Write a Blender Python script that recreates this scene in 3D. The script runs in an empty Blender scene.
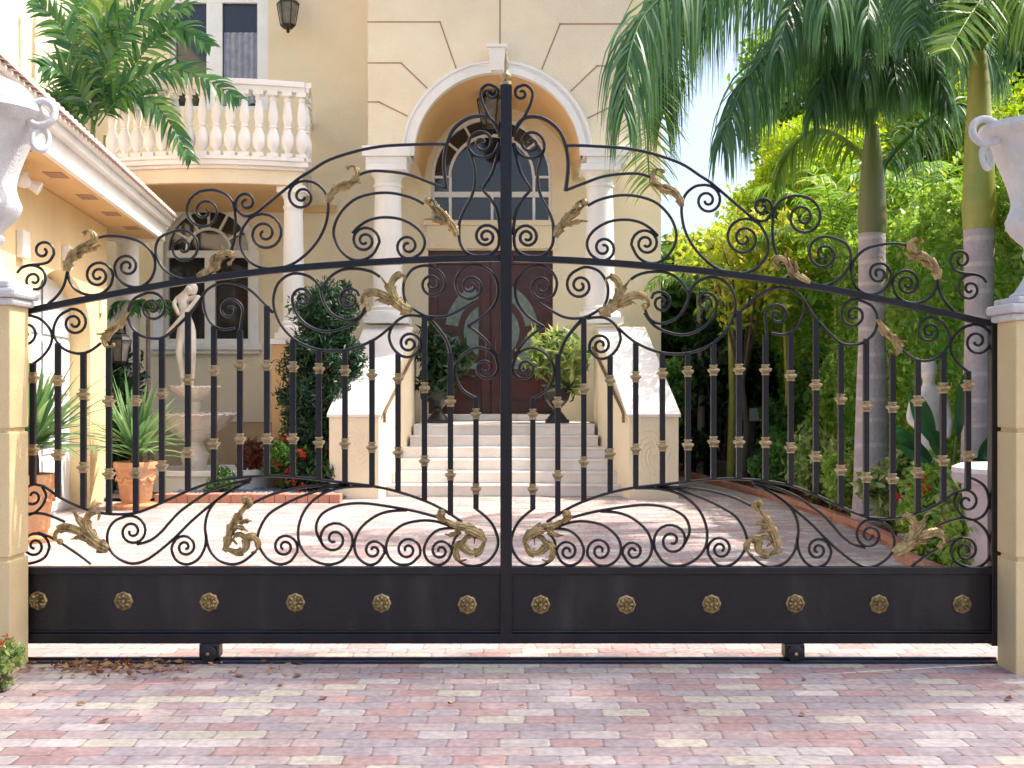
import bpy, bmesh, math, random
import numpy as np
from mathutils import Vector, Matrix, noise
R = math.radians
rng = np.random.default_rng(7)
random.seed(7)

# ------------------------------------------------------------------ camera, light, exposure
scn = bpy.context.scene
COL = scn.collection
F, CX, YH, EYE = 1100.0, 512.0, 391.0, 1.6
cam = bpy.data.objects.new('camera', bpy.data.cameras.new('camera'))
COL.objects.link(cam)
cam.data.sensor_width = 36.0
cam.data.lens = 36.0 * F / 1024.0
cam.data.shift_y = 7.0 / 1024.0
cam.data.clip_end = 2000
cam.location = (0, 0, EYE)
cam.rotation_euler = (R(90), 0, 0)
scn.camera = cam

SUN_EL, SUN_AZ = 56.0, 12.0          # azimuth measured from +X towards +Y
w = bpy.data.worlds.new("World"); scn.world = w; w.use_nodes = True
nt = w.node_tree
bg = nt.nodes['Background']
sky = nt.nodes.new('ShaderNodeTexSky'); sky.sky_type = 'NISHITA'; sky.sun_disc = False
sky.sun_elevation = R(SUN_EL); sky.sun_rotation = R(90 - SUN_AZ)
sky.air_density = 1.0; sky.dust_density = 5.0; sky.ozone_density = 1.0
nt.links.new(sky.outputs[0], bg.inputs[0]); bg.inputs[1].default_value = 0.15
sl = bpy.data.lights.new('sun', 'SUN'); sl.energy = 3.0; sl.angle = R(0.6); sl.color = (1.0, 0.95, 0.86)
so = bpy.data.objects.new('sun', sl); COL.objects.link(so)
d = Vector((math.cos(R(SUN_EL)) * math.cos(R(SUN_AZ)), math.cos(R(SUN_EL)) * math.sin(R(SUN_AZ)), math.sin(R(SUN_EL))))
so.rotation_euler = d.to_track_quat('Z', 'Y').to_euler()
so.location = d * 40
scn.view_settings.view_transform = 'Standard'
scn.view_settings.look = 'None'
scn.view_settings.exposure = 1.2
scn.view_settings.gamma = 1.0
scn.view_settings.use_curve_mapping = False
scn.cycles.max_bounces = 8
scn.cycles.transparent_max_bounces = 8

def P(px, py, Y):
    return Vector(((px - CX) * Y / F, Y, EYE + (YH - py) * Y / F))
def X(px, Y): return (px - CX) * Y / F
def Z(py, Y): return EYE + (YH - py) * Y / F
def GY(py): return EYE * F / (py - YH)

# ------------------------------------------------------------------ object helpers
WL = {}
def tag(o, label=None, cat=None, group=None, kind=None):
    if label: o['label'] = label
    if cat: o['category'] = cat
    if group: o['group'] = group
    if kind: o['kind'] = kind
    return o
def thing(name, loc, label, cat, group=None, rz=0):
    o = bpy.data.objects.new(name, None); COL.objects.link(o)
    o.location = loc; o.rotation_euler = (0, 0, rz); o.empty_display_size = 0.1
    WL[o.name] = Vector(loc)
    return tag(o, label, cat, group)
def copy_tree(o, parent=None):
    c = o.copy(); COL.objects.link(c)
    if parent is not None: c.parent = parent
    for ch in list(o.children): copy_tree(ch, c)
    return c

class MB:
    def __init__(s): s.v = []; s.f = []
    def add(s, v, f):
        n = len(s.v); s.v += [tuple(a) for a in v]; s.f += [tuple(i + n for i in q) for q in f]; return s
    def box(s, x0, x1, y0, y1, z0, z1):
        v = [(x0,y0,z0),(x1,y0,z0),(x1,y1,z0),(x0,y1,z0),(x0,y0,z1),(x1,y0,z1),(x1,y1,z1),(x0,y1,z1)]
        return s.add(v, [(0,3,2,1),(4,5,6,7),(0,1,5,4),(1,2,6,5),(2,3,7,6),(3,0,4,7)])
    def hexa(s, b, t):
        return s.add(list(b) + list(t), [(0,3,2,1),(4,5,6,7),(0,1,5,4),(1,2,6,5),(2,3,7,6),(3,0,4,7)])
    def lathe(s, prof, c, n=24, a0=0, ax=1.0, sx=1, sy=1):
        v = []; f = []; m = len(prof)
        for r, z in prof:
            for k in range(n):
                a = a0 + 2 * math.pi * k / n
                v.append((c[0] + r * sx * math.cos(a), c[1] + r * sy * math.sin(a), c[2] + z))
        for i in range(m - 1):
            for k in range(n):
                k2 = (k + 1) % n
                f.append((i*n+k, i*n+k2, (i+1)*n+k2, (i+1)*n+k))
        f.append(tuple(range(n - 1, -1, -1))); f.append(tuple((m-1)*n + k for k in range(n)))
        return s.add(v, f)
    def tube(s, pts, r, n=8, closed=False, flat=None):
        pts = [Vector(p) for p in pts]; m = len(pts)
        rs = r if isinstance(r, (list, tuple)) else [r] * m
        v = []; f = []; up = None
        for i, p in enumerate(pts):
            if closed: t = pts[(i+1) % m] - pts[i-1]
            else: t = pts[min(i+1, m-1)] - pts[max(i-1, 0)]
            if t.length < 1e-9: t = Vector((0,0,1))
            t.normalize()
            if up is None:
                up = Vector((0,1,0)) if abs(t.y) < .9 else Vector((0,0,1))
            a = up - t * up.dot(t)
            if a.length < 1e-6: a = t.orthogonal()
            a.normalize(); b = t.cross(a); up = a
            for k in range(n):
                an = 2 * math.pi * (k + .5) / n
                v.append(p + (a * math.cos(an) + b * math.sin(an)) * rs[i])
        for i in range(m if closed else m - 1):
            j = (i + 1) % m
            for k in range(n):
                k2 = (k + 1) % n
                f.append((i*n+k, i*n+k2, j*n+k2, j*n+k))
        if not closed:
            f.append(tuple(range(n-1, -1, -1))); f.append(tuple((m-1)*n + k for k in range(n)))
        return s.add(v, f)
    def prism(s, poly, vec):
        n = len(poly); v = [Vector(p) for p in poly]; v2 = [p + Vector(vec) for p in v]
        f = [tuple(range(n)), tuple(range(2*n-1, n-1, -1))] + [(i, (i+1) % n + 0, (i+1) % n + n, i + n)[::-1] for i in range(n)]
        return s.add(v + v2, f)
    def build(s, name, mat, parent=None, smooth=False, bevel=0, fix=True):
        me = bpy.data.meshes.new(name)
        o0 = Vector((0,0,0))
        if parent is not None: o0 = WL[parent.name]
        me.from_pydata([tuple(Vector(v) - o0) for v in s.v], [], s.f)
        if fix:
            bm = bmesh.new(); bm.from_mesh(me); bmesh.ops.recalc_face_normals(bm, faces=bm.faces); bm.to_mesh(me); bm.free()
        return link(name, me, mat, parent, smooth, bevel, o0)

def link(name, me, mat, parent=None, smooth=False, bevel=0, o0=None):
    if o0 is None: o0 = WL[parent.name] if parent is not None else Vector((0,0,0))
    if smooth:
        me.polygons.foreach_set('use_smooth', [True] * len(me.polygons))
        me.set_sharp_from_angle(angle=R(42))
    if mat: me.materials.append(mat)
    o = bpy.data.objects.new(name, me); COL.objects.link(o)
    if parent is not None: o.parent = parent
    WL[o.name] = o0
    if smooth == 'auto' or (smooth and bevel == 0):
        pass
    if bevel:
        b = o.modifiers.new('bevel', 'BEVEL'); b.width = bevel; b.segments = 2; b.limit_method = 'ANGLE'; b.angle_limit = R(40)
    return o

def plate(outer, holes, depth):
    """filled 2D outline with holes, extruded by depth: returns verts (u, w, d) and faces"""
    cu = bpy.data.curves.new('tmp', 'CURVE'); cu.dimensions = '2D'; cu.fill_mode = 'BOTH'; cu.extrude = depth / 2
    for loop in [outer] + list(holes):
        sp = cu.splines.new('POLY'); sp.points.add(len(loop) - 1); sp.use_cyclic_u = True
        for i, (a, b) in enumerate(loop): sp.points[i].co = (a, b, 0, 1)
    o = bpy.data.objects.new('tmp', cu); COL.objects.link(o)
    dg = bpy.context.evaluated_depsgraph_get()
    me = bpy.data.meshes.new_from_object(o.evaluated_get(dg))
    v = [tuple(a.co) for a in me.vertices]; f = [tuple(p.vertices) for p in me.polygons]
    bpy.data.objects.remove(o); bpy.data.curves.remove(cu); bpy.data.meshes.remove(me)
    return v, f
def wall_plate(mb, outer, holes, depth, y_front):
    v, f = plate(outer, holes, depth)
    return mb.add([(a, y_front + depth / 2 + c, b) for a, b, c in v], f)
def arc(cx, cz, r, a0, a1, n, rz=None):
    rz = rz or r
    return [(cx + r * math.cos(R(a0 + (a1 - a0) * k / n)), cz + rz * math.sin(R(a0 + (a1 - a0) * k / n))) for k in range(n + 1)]

# ------------------------------------------------------------------ materials
def mat(name, col, rough=.6, col2=None, scale=4.0, bump=0.0, bscale=40.0, metal=0.0, detail=6, spec=.5, dirt=None, coat=0):
    m = bpy.data.materials.new(name); m.use_nodes = True
    t = m.node_tree; b = t.nodes['Principled BSDF']
    b.inputs['Roughness'].default_value = rough; b.inputs['Metallic'].default_value = metal
    b.inputs['Specular IOR Level'].default_value = spec
    b.inputs['Coat Weight'].default_value = coat
    tc = t.nodes.new('ShaderNodeTexCoord')
    nz = t.nodes.new('ShaderNodeTexNoise'); nz.inputs['Scale'].default_value = scale; nz.inputs['Detail'].default_value = detail
    nz.inputs['Roughness'].default_value = .62
    t.links.new(tc.outputs['Object'], nz.inputs['Vector'])
    cr = t.nodes.new('ShaderNodeValToRGB')
    c2 = col2 or tuple(c * .86 for c in col)
    cr.color_ramp.elements[0].position = .32; cr.color_ramp.elements[0].color = (*c2, 1)
    cr.color_ramp.elements[1].position = .68; cr.color_ramp.elements[1].color = (*col, 1)
    t.links.new(nz.outputs['Fac'], cr.inputs['Fac'])
    out = cr.outputs['Color']
    if dirt:
        n2 = t.nodes.new('ShaderNodeTexNoise'); n2.inputs['Scale'].default_value = dirt[1]; n2.inputs['Detail'].default_value = 8
        mp = t.nodes.new('ShaderNodeMapping'); mp.inputs['Scale'].default_value = (1, 1, .22)
        t.links.new(tc.outputs['Object'], mp.inputs['Vector']); t.links.new(mp.outputs[0], n2.inputs['Vector'])
        r2 = t.nodes.new('ShaderNodeValToRGB'); r2.color_ramp.elements[0].position = .52; r2.color_ramp.elements[1].position = .75
        r2.color_ramp.elements[1].color = (dirt[2],) * 3 + (1,)
        t.links.new(n2.outputs['Fac'], r2.inputs['Fac'])
        mx = t.nodes.new('ShaderNodeMix'); mx.data_type = 'RGBA'
        t.links.new(r2.outputs['Color'], mx.inputs['Factor']); t.links.new(out, mx.inputs['A'])
        mx.inputs['B'].default_value = (*dirt[0], 1)
        out = mx.outputs['Result']
    t.links.new(out, b.inputs['Base Color'])
    if bump:
        n3 = t.nodes.new('ShaderNodeTexNoise'); n3.inputs['Scale'].default_value = bscale; n3.inputs['Detail'].default_value = 5
        t.links.new(tc.outputs['Object'], n3.inputs['Vector'])
        bp = t.nodes.new('ShaderNodeBump'); bp.inputs['Strength'].default_value = bump; bp.inputs['Distance'].default_value = .02
        t.links.new(n3.outputs['Fac'], bp.inputs['Height']); t.links.new(bp.outputs[0], b.inputs['Normal'])
    return m

def leafmat(name, cols, trans=.35, rough=.45):
    m = bpy.data.materials.new(name); m.use_nodes = True
    t = m.node_tree; b = t.nodes['Principled BSDF']; o = t.nodes['Material Output']
    g = t.nodes.new('ShaderNodeNewGeometry')
    cr = t.nodes.new('ShaderNodeValToRGB'); el = cr.color_ramp.elements
    while len(el) < len(cols): el.new(.5)
    for i, c in enumerate(cols):
        el[i].position = i / (len(cols) - 1); el[i].color = (*c, 1)
    t.links.new(g.outputs['Random Per Island'], cr.inputs['Fac'])
    t.links.new(cr.outputs[0], b.inputs['Base Color']); b.inputs['Roughness'].default_value = rough
    tr = t.nodes.new('ShaderNodeBsdfTranslucent')
    hs = t.nodes.new('ShaderNodeHueSaturation'); hs.inputs['Hue'].default_value = .485; hs.inputs['Value'].default_value = 1.7; hs.inputs['Saturation'].default_value = 1.1
    t.links.new(cr.outputs[0], hs.inputs['Color']); t.links.new(hs.outputs[0], tr.inputs['Color'])
    mx = t.nodes.new('ShaderNodeMixShader'); mx.inputs[0].default_value = trans
    t.links.new(b.outputs[0], mx.inputs[1]); t.links.new(tr.outputs[0], mx.inputs[2]); t.links.new(mx.outputs[0], o.inputs['Surface'])
    return m

M = {}
M['stucco'] = mat('stucco', (.87, .77, .56), .9, (.79, .68, .50), 1.3, .55, 38, dirt=((.70, .60, .46), 1.1, .35))
M['stucco_wing'] = mat('stucco_wing', (.88, .68, .36), .85, (.81, .61, .34), 1.2, .55, 38, dirt=((.66, .48, .27), 1.0, .35))
M['stucco_main'] = mat('stucco_main', (.86, .76, .56), .85, (.81, .70, .50), 1.2, .55, 38, dirt=((.64, .56, .44), 1.0, .4))
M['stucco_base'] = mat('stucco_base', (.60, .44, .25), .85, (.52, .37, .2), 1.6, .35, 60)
M['stucco_deep'] = mat('stucco_deep', (.76, .50, .24), .85, (.70, .44, .20), 1.6, .3, 60)  # orange stucco; in the vault and under the balcony it paints in bounced light
M['groove'] = mat('groove', (.40, .25, .17), .9)
M['trim'] = mat('trim', (.86, .84, .80), .6, (.80, .775, .73), 2.2, .12, 50, dirt=((.6, .56, .5), 2.0, .35))
M['caststone'] = mat('caststone', (.66, .65, .66), .85, (.56, .55, .56), 9, .3, 80, dirt=((.34, .32, .31), 4.0, .7))
M['marble'] = mat('marble', (.84, .80, .755), .35, (.72, .655, .60), 2.4, .05, 30, dirt=((.66, .58, .50), 3.0, .5))
M['pillar'] = mat('pillar', (.76, .60, .34), .85, (.70, .54, .29), 3.0, .35, 110, dirt=((.52, .40, .24), 2.4, .5))
M['iron'] = mat('iron', (.010, .009, .016), .38, (.006, .005, .010), 14, .12, 60, metal=.1, spec=.4, dirt=((.04, .034, .036), 6, .35), coat=.08)
M['iron_panel'] = mat('iron_panel', (.009, .007, .011), .42, (.016, .013, .016), 3, .15, 70, metal=.1, spec=.45, dirt=((.075, .06, .055), 5, .38))
M['ironblack'] = mat('ironblack', (.012, .012, .013), .42, (.02, .018, .016), 8, .15, 60, metal=.2)
M['gold'] = mat('gold', (.52, .39, .18), .36, (.26, .18, .08), 30, .45, 90, metal=.6, dirt=((.06, .04, .025), 30, .85))
M['collar'] = mat('collar', (.52, .41, .24), .34, (.30, .22, .12), 40, .3, 90, metal=.65, dirt=((.08, .06, .04), 30, .7))
M['frame'] = mat('frame', (.86, .88, .90), .45, (.76, .78, .8), 3)
M['wood'] = mat('wood', (.085, .016, .012), .3, (.045, .009, .008), 5, .15, 60, coat=.3)
M['sage'] = mat('sage', (.20, .25, .22), .25, (.12, .16, .14), 9, .6, 30)
M['curtain'] = mat('curtain', (.36, .38, .46), .8, (.24, .26, .33), 9)
M['terracotta'] = mat('terracotta', (.58, .27, .12), .8, (.48, .21, .09), 5, .5, 30, dirt=((.66, .50, .36), 4, .6))
M['statue'] = mat('statue', (.76, .72, .66), .6, (.62, .54, .46), 6, .25, 50)
M['urnblack'] = mat('urnblack', (.018, .017, .018), .4, (.03, .028, .028), 6, .3, 40)
M['planter'] = mat('planter', (.42, .38, .42), .7, (.36, .32, .36), 4, .3, 50)
M['rooftile'] = mat('rooftile', (.70, .56, .50), .75, (.60, .42, .36), 6, .4, 40)
M['brass'] = mat('brass', (.20, .13, .08), .45, metal=.4)
M['mulch'] = mat('mulch', (.34, .07, .045), .95, (.16, .03, .02), 40, 1.0, 80)
M['soil'] = mat('soil', (.07, .045, .03), .95, (.03, .02, .014), 20, 1.0, 60)
M['pebble'] = mat('pebble', (.20, .24, .33), .5, (.10, .12, .17), 12, .1, 50)
M['curb'] = mat('curb', (.56, .26, .17), .85, (.44, .2, .14), 5, .4, 60)
M['earth'] = mat('earth', (.10, .13, .045), .95, (.07, .06, .03), 2, .6, 20)
M['rail'] = mat('rail', (.05, .055, .075), .35, (.03, .03, .05), 9, .2, 50, metal=.6)
M['dryleaf'] = leafmat('dryleaf', [(.16, .06, .025), (.28, .13, .05), (.42, .25, .11), (.10, .04, .02)], .1, .8)
M['bark'] = mat('bark', (.34, .29, .26), .9, (.22, .18, .16), 5, .6, 30)
M['darkbark'] = mat('darkbark', (.12, .085, .06), .9, (.06, .045, .03), 6, .8, 30)
M['asphalt'] = mat('asphalt', (.05, .05, .05), .9)
M['redflower'] = leafmat('redflower', [(.55, .03, .015), (.62, .08, .02), (.5, .02, .03)], .2, .6)

def glass_mat():
    m = mat('window_glass', (.018, .019, .026), .06, (.03, .028, .03), 1.5, spec=.8)
    return m
M['glass'] = glass_mat()

# trunk with ring marks
def trunk_mat(name, c1, c2, ring):
    m = mat(name, c1, .9, c2, 6, .8, 26, dirt=((.22,.19,.17), 3.5, .6))
    t = m.node_tree; b = t.nodes['Principled BSDF']
    src = b.inputs['Base Color'].links[0].from_socket
    tc = t.nodes.new('ShaderNodeTexCoord')
    wv = t.nodes.new('ShaderNodeTexWave'); wv.bands_direction = 'Z'; wv.inputs['Scale'].default_value = 1.15
    wv.inputs['Distortion'].default_value = 2.2; wv.inputs['Detail'].default_value = 2; wv.inputs['Detail Scale'].default_value = 1.0
    t.links.new(tc.outputs['Object'], wv.inputs['Vector'])
    r = t.nodes.new('ShaderNodeValToRGB'); r.color_ramp.elements[1].color = (.55, .55, .55, 1); r.color_ramp.elements[0].position = .88; r.color_ramp.elements[1].position = .98
    t.links.new(wv.outputs['Fac'], r.inputs['Fac'])
    mx = t.nodes.new('ShaderNodeMix'); mx.data_type = 'RGBA'
    t.links.new(r.outputs[0], mx.inputs['Factor']); t.links.new(src, mx.inputs['A']); mx.inputs['B'].default_value = (*ring, 1)
    t.links.new(mx.outputs['Result'], b.inputs['Base Color'])
    return m
M['palmtrunk'] = trunk_mat('palmtrunk', (.46, .39, .40), (.38, .32, .33), (.60, .54, .50))
M['crownshaft'] = mat('crownshaft', (.20, .27, .055), .45, (.42, .36, .07), 2.2, .1, 20, dirt=((.12, .09, .05), 2.2, .7))
M['crownshaft_green'] = mat('crownshaft_green', (.12, .19, .05), .5, (.17, .15, .07), 1.8, .1, 20, dirt=((.05, .04, .03), 1.6, .8))
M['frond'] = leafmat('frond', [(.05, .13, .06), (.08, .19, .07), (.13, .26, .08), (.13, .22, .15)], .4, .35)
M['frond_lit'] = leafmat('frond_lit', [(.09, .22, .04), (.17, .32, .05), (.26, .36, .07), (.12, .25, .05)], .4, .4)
M['frond_old'] = leafmat('frond_old', [(.16, .20, .07), (.26, .26, .10), (.35, .30, .14)], .35, .5)
M['leaf_hedge'] = leafmat('leaf_hedge', [(.14, .27, .04), (.22, .38, .06), (.34, .48, .10), (.16, .31, .05)], .35, .4)
M['leaf_lime'] = leafmat('leaf_lime', [(.20, .36, .03), (.32, .46, .05), (.46, .54, .06), (.14, .30, .04)], .5, .5)
M['leaf_yellow'] = leafmat('leaf_yellow', [(.30, .44, .05), (.48, .56, .06), (.58, .54, .08), (.20, .36, .05), (.36, .50, .06), (.50, .40, .10), (.18,.32,.05)], .4, .5)
M['leaf_mid'] = leafmat('leaf_mid', [(.05, .14, .03), (.09, .21, .045), (.14, .28, .06)], .35, .45)
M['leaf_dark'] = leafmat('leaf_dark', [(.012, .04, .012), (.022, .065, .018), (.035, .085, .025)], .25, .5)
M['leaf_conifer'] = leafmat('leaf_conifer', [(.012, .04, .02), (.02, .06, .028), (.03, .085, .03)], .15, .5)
M['leaf_var'] = leafmat('leaf_var', [(.08, .18, .04), (.20, .30, .07), (.48, .52, .22), (.12, .24, .05)], .35, .45)
M['leaf_red'] = leafmat('leaf_red', [(.10, .02, .02), (.2, .04, .03), (.06, .05, .03)], .3, .5)
M['leaf_bird'] = leafmat('leaf_bird', [(.03, .09, .04), (.045, .12, .05), (.03, .10, .05)], .3, .3)
M['leaf_yucca'] = leafmat('leaf_yucca', [(.06, .15, .06), (.12, .24, .09), (.22, .34, .14), (.05, .12, .05)], .3, .35)
M['leaf_areca'] = leafmat('leaf_areca', [(.025, .09, .035), (.04, .13, .04), (.09, .22, .05), (.03, .10, .04)], .3, .22)

def paver_mat():
    m = bpy.data.materials.new('pavers'); m.use_nodes = True
    t = m.node_tree; N = t.nodes; L = t.links; b = N['Principled BSDF']
    tc = N.new('ShaderNodeTexCoord')
    nz = N.new('ShaderNodeTexNoise'); nz.inputs['Scale'].default_value = 11; nz.inputs['Detail'].default_value = 3
    L.new(tc.outputs['Object'], nz.inputs['Vector'])
    vm = N.new('ShaderNodeVectorMath'); vm.operation = 'SCALE'; vm.inputs['Scale'].default_value = .026
    L.new(nz.outputs['Color'], vm.inputs[0])
    va = N.new('ShaderNodeVectorMath'); va.operation = 'ADD'; L.new(tc.outputs['Object'], va.inputs[0]); L.new(vm.outputs[0], va.inputs[1])
    sx = N.new('ShaderNodeSeparateXYZ'); L.new(va.outputs[0], sx.inputs[0])
    def mth(op, a, bb=None, cc=None):
        n = N.new('ShaderNodeMath'); n.operation = op
        for i, q in enumerate((a, bb, cc)):
            if q is None: continue
            if isinstance(q, (int, float)): n.inputs[i].default_value = q
            else: L.new(q, n.inputs[i])
        return n.outputs[0]
    BW, BH = .236, .118
    v = mth('DIVIDE', sx.outputs['Y'], BH); row = mth('FLOOR', v); fv = mth('FRACT', v)
    wn = N.new('ShaderNodeTexWhiteNoise'); wn.noise_dimensions = '1D'; L.new(row, wn.inputs['W'])
    par = mth('MULTIPLY', mth('MODULO', row, 2.0), .5)
    sh = mth('ADD', par, mth('MULTIPLY', wn.outputs['Value'], .35))
    u = mth('ADD', mth('DIVIDE', sx.outputs['X'], BW), sh); cl = mth('FLOOR', u); fu = mth('FRACT', u)
    cx = N.new('ShaderNodeCombineXYZ'); L.new(cl, cx.inputs[0]); L.new(row, cx.inputs[1])
    w2 = N.new('ShaderNodeTexWhiteNoise'); w2.noise_dimensions = '2D'; L.new(cx.outputs[0], w2.inputs['Vector'])
    cr = N.new('ShaderNodeValToRGB'); cr.color_ramp.interpolation = 'CONSTANT'
    cols = [(0, (.56, .37, .35)), (.18, (.62, .49, .46)), (.34, (.52, .44, .45)), (.50, (.70, .63, .52)), (.62, (.57, .42, .41)), (.74, (.66, .58, .55)), (.88, (.49, .40, .41))]
    el = cr.color_ramp.elements
    while len(el) < len(cols): el.new(.5)
    for i, (p, c) in enumerate(cols): el[i].position = p; el[i].color = (*c, 1)
    L.new(w2.outputs['Value'], cr.inputs['Fac'])
    n4 = N.new('ShaderNodeTexNoise'); n4.inputs['Scale'].default_value = 26; n4.inputs['Detail'].default_value = 8; L.new(tc.outputs['Object'], n4.inputs['Vector'])
    n5 = N.new('ShaderNodeTexNoise'); n5.inputs['Scale'].default_value = .7; n5.inputs['Detail'].default_value = 6; L.new(tc.outputs['Object'], n5.inputs['Vector'])
    vv = mth('ADD', mth('MULTIPLY', n4.outputs['Fac'], .75), mth('MULTIPLY', n5.outputs['Fac'], .6))
    vv = mth('ADD', vv, .02)
    # joint mask
    du = mth('MULTIPLY', mth('MINIMUM', fu, mth('SUBTRACT', 1.0, fu)), BW)
    dv = mth('MULTIPLY', mth('MINIMUM', fv, mth('SUBTRACT', 1.0, fv)), BH)
    # rounded corners: p-norm like distance
    RC = .024
    qx = mth('MAXIMUM', mth('SUBTRACT', RC, du), 0.0); qy = mth('MAXIMUM', mth('SUBTRACT', RC, dv), 0.0)
    dd = mth('SUBTRACT', RC, mth('SQRT', mth('ADD', mth('MULTIPLY', qx, qx), mth('MULTIPLY', qy, qy))))
    jm = N.new('ShaderNodeMapRange'); jm.inputs['From Min'].default_value = -.003; jm.inputs['From Max'].default_value = .0045
    L.new(dd, jm.inputs['Value'])
    sc = N.new('ShaderNodeVectorMath'); sc.operation = 'SCALE'; L.new(cr.outputs[0], sc.inputs[0]); L.new(vv, sc.inputs['Scale'])
    mx = N.new('ShaderNodeMix'); mx.data_type = 'RGBA'; L.new(jm.outputs[0], mx.inputs['Factor'])
    mx.inputs['A'].default_value = (.17, .12, .105, 1); L.new(sc.outputs[0], mx.inputs['B'])
    L.new(mx.outputs['Result'], b.inputs['Base Color']); b.inputs['Roughness'].default_value = .8
    hh = N.new('ShaderNodeMapRange'); hh.inputs['From Max'].default_value = .012; L.new(dd, hh.inputs['Value'])
    h2 = mth('ADD', hh.outputs[0], mth('MULTIPLY', n4.outputs['Fac'], .35))
    bp = N.new('ShaderNodeBump'); bp.inputs['Strength'].default_value = .55; bp.inputs['Distance'].default_value = .008
    L.new(h2, bp.inputs['Height']); L.new(bp.outputs[0], b.inputs['Normal'])
    return m
M['pavers'] = paver_mat()

# ------------------------------------------------------------------ ground
MB().box(-400, 400, -60, 700, -.6, -.02).build('ground', M['earth']).__setitem__('kind', 'structure')
bed_edge = [(3.55, 6.9), (3.6, 8.4), (3.62, 10.3), (3.86, 11.2), (3.95, 13.2), (3.82, 16.0), (3.5, 18.2), (3.15, 21), (2.6, 22.5)]
dv = MB(); dv.add([(-9, 1, 0), (9, 1, 0), (9, 6.9, 0)] + [(x, y, 0) for x, y in bed_edge] + [(-9, 22.5, 0)], [tuple(range(len(bed_edge) + 4))])
dv.build('driveway', M['pavers'], fix=False).__setitem__('kind', 'structure')
# ------------------------------------------------------------------ house
HY = 20.5      # main wall plane
FY = 18.3      # portico front plane
house = thing('house', (0, HY, 0), 'cream stucco mansion with arched portico, balcony and marble entry stairs behind the gate', 'house')

# portico front block with arch opening and vaulted porch
acx, acz = X(497, FY), Z(157, FY); r_in, r_out = 83 * FY / F, 95 * FY / F
xl, xr = X(368, FY), X(630, FY); zb = Z(148, FY)
porch = [(xl, zb), (acx - r_in, zb)] + [(acx + r_in * math.cos(a), acz + r_in * math.sin(a)) for a in [math.pi - math.pi * k / 40 for k in range(41)]][0:] + [(acx + r_in, zb), (xr, zb), (xr, 9.7), (xl, 9.7)]
m = MB(); wall_plate(m, porch, [], HY - FY - .02, FY); m.build('portico_wall', M['stucco'], house)
# arch trim (moulded)
def arc_ring(mb, cx, cz, r0, r1, y0, y1, a0=0, a1=180, n=48):
    v = []; f = []
    for k in range(n + 1):
        a = R(a0 + (a1 - a0) * k / n); c, s_ = math.cos(a), math.sin(a)
        for r, y in ((r0, y0), (r1, y0), (r1, y1), (r0, y1)): v.append((cx + r * c, y, cz + r * s_))
    for k in range(n):
        for j in range(4): f.append((k*4+j, k*4+(j+1) % 4, (k+1)*4+(j+1) % 4, (k+1)*4+j))
    f.append((0,1,2,3)); f.append((n*4, n*4+3, n*4+2, n*4+1))
    return mb.add(v, f)
m = MB(); arc_ring(m, acx, acz, r_in - .004, r_in + .10, FY - .10, FY + .05)
arc_ring(m, acx, acz, r_in + .097, r_out - .03, FY - .06, FY - .004)
arc_ring(m, acx, acz, r_out - .033, r_out + .01, FY - .085, FY - .004)
for s in (-1, 1):
    xa, xb = sorted((acx + s * (r_in - .004), acx + s * (r_out + .01)))
    m.box(xa, xb, FY - .09, FY + .04, zb, acz)
m.build('arch_trim', M['trim'], house, bevel=.008)
m = MB(); v_ = []; f_ = []
lin = [(acx - r_in + .004, zb + .02)] + [(acx + (r_in - .004) * math.cos(math.pi - math.pi * k / 40), acz + (r_in - .004) * math.sin(math.pi - math.pi * k / 40)) for k in range(41)] + [(acx + r_in - .004, zb + .02)]
for a, b_ in lin: v_ += [(a, FY + .055, b_), (a, HY - .03, b_)]
for k in range(len(lin) - 1): f_.append((2*k, 2*k+1, 2*k+3, 2*k+2))
m.add(v_, f_); m.build('vault_shade_lining', M['stucco_deep'], house, smooth=True)  # added lining; its deeper tone stands in for shade and bounce in the vault
kz = Z(52, FY)
m = MB(); m.hexa([(acx-.10, FY-.22, Z(74, FY)), (acx+.10, FY-.22, Z(74, FY)), (acx+.10, FY-.005, Z(74, FY)), (acx-.10, FY-.005, Z(74, FY))],
                 [(acx-.14, FY-.26, kz), (acx+.14, FY-.26, kz), (acx+.14, FY-.005, kz), (acx-.14, FY-.005, kz)])
m.box(acx-.17, acx+.17, FY-.29, FY-.005, kz, kz + .05)
m.build('keystone', M['trim'], house, bevel=.01)
# score lines cut in the stucco, as slim recessed-looking strips
def strip(mb, pts, y, w_):
    for a, b in zip(pts[:-1], pts[1:]):
        a = Vector(a); b = Vector(b); dr = (b - a).normalized(); n = Vector((-dr.y, dr.x)) * w_ / 2
        q = [a - n - dr * w_ / 2, b - n + dr * w_ / 2, b + n + dr * w_ / 2, a + n - dr * w_ / 2]
        mb.add([(p.x, y, p.y) for p in q], [(0, 1, 2, 3)])
m = MB()
gl = [[(368, 22), (440, 22), (456, 68)], [(368, 63), (401, 63), (427, 88)], [(368, 102), (379, 102), (407, 116)], [(500, -60), (500, 50)]]
gr = [[(630, 24), (560, 24), (542, 69)], [(630, 66), (597, 66), (571, 91)], [(630, 104), (617, 104), (588, 118)]]
yy = FY - .003
for i, g in enumerate(gl + gr):
    strip(m, [(X(a, FY), Z(b, FY)) for a, b in g], yy, .022)
    yy -= .0004
for k in range(1, 3):
    strip(m, [(X(368, FY), Z(22 - 42 * k, FY)), (X(492, FY), Z(22 - 42 * k, FY))], yy, .022); strip(m, [(X(508, FY), Z(22 - 42 * k, FY)), (X(630, FY), Z(22 - 42 * k, FY))], yy, .022)
m.build('score_lines', M['groove'], house)
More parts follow.
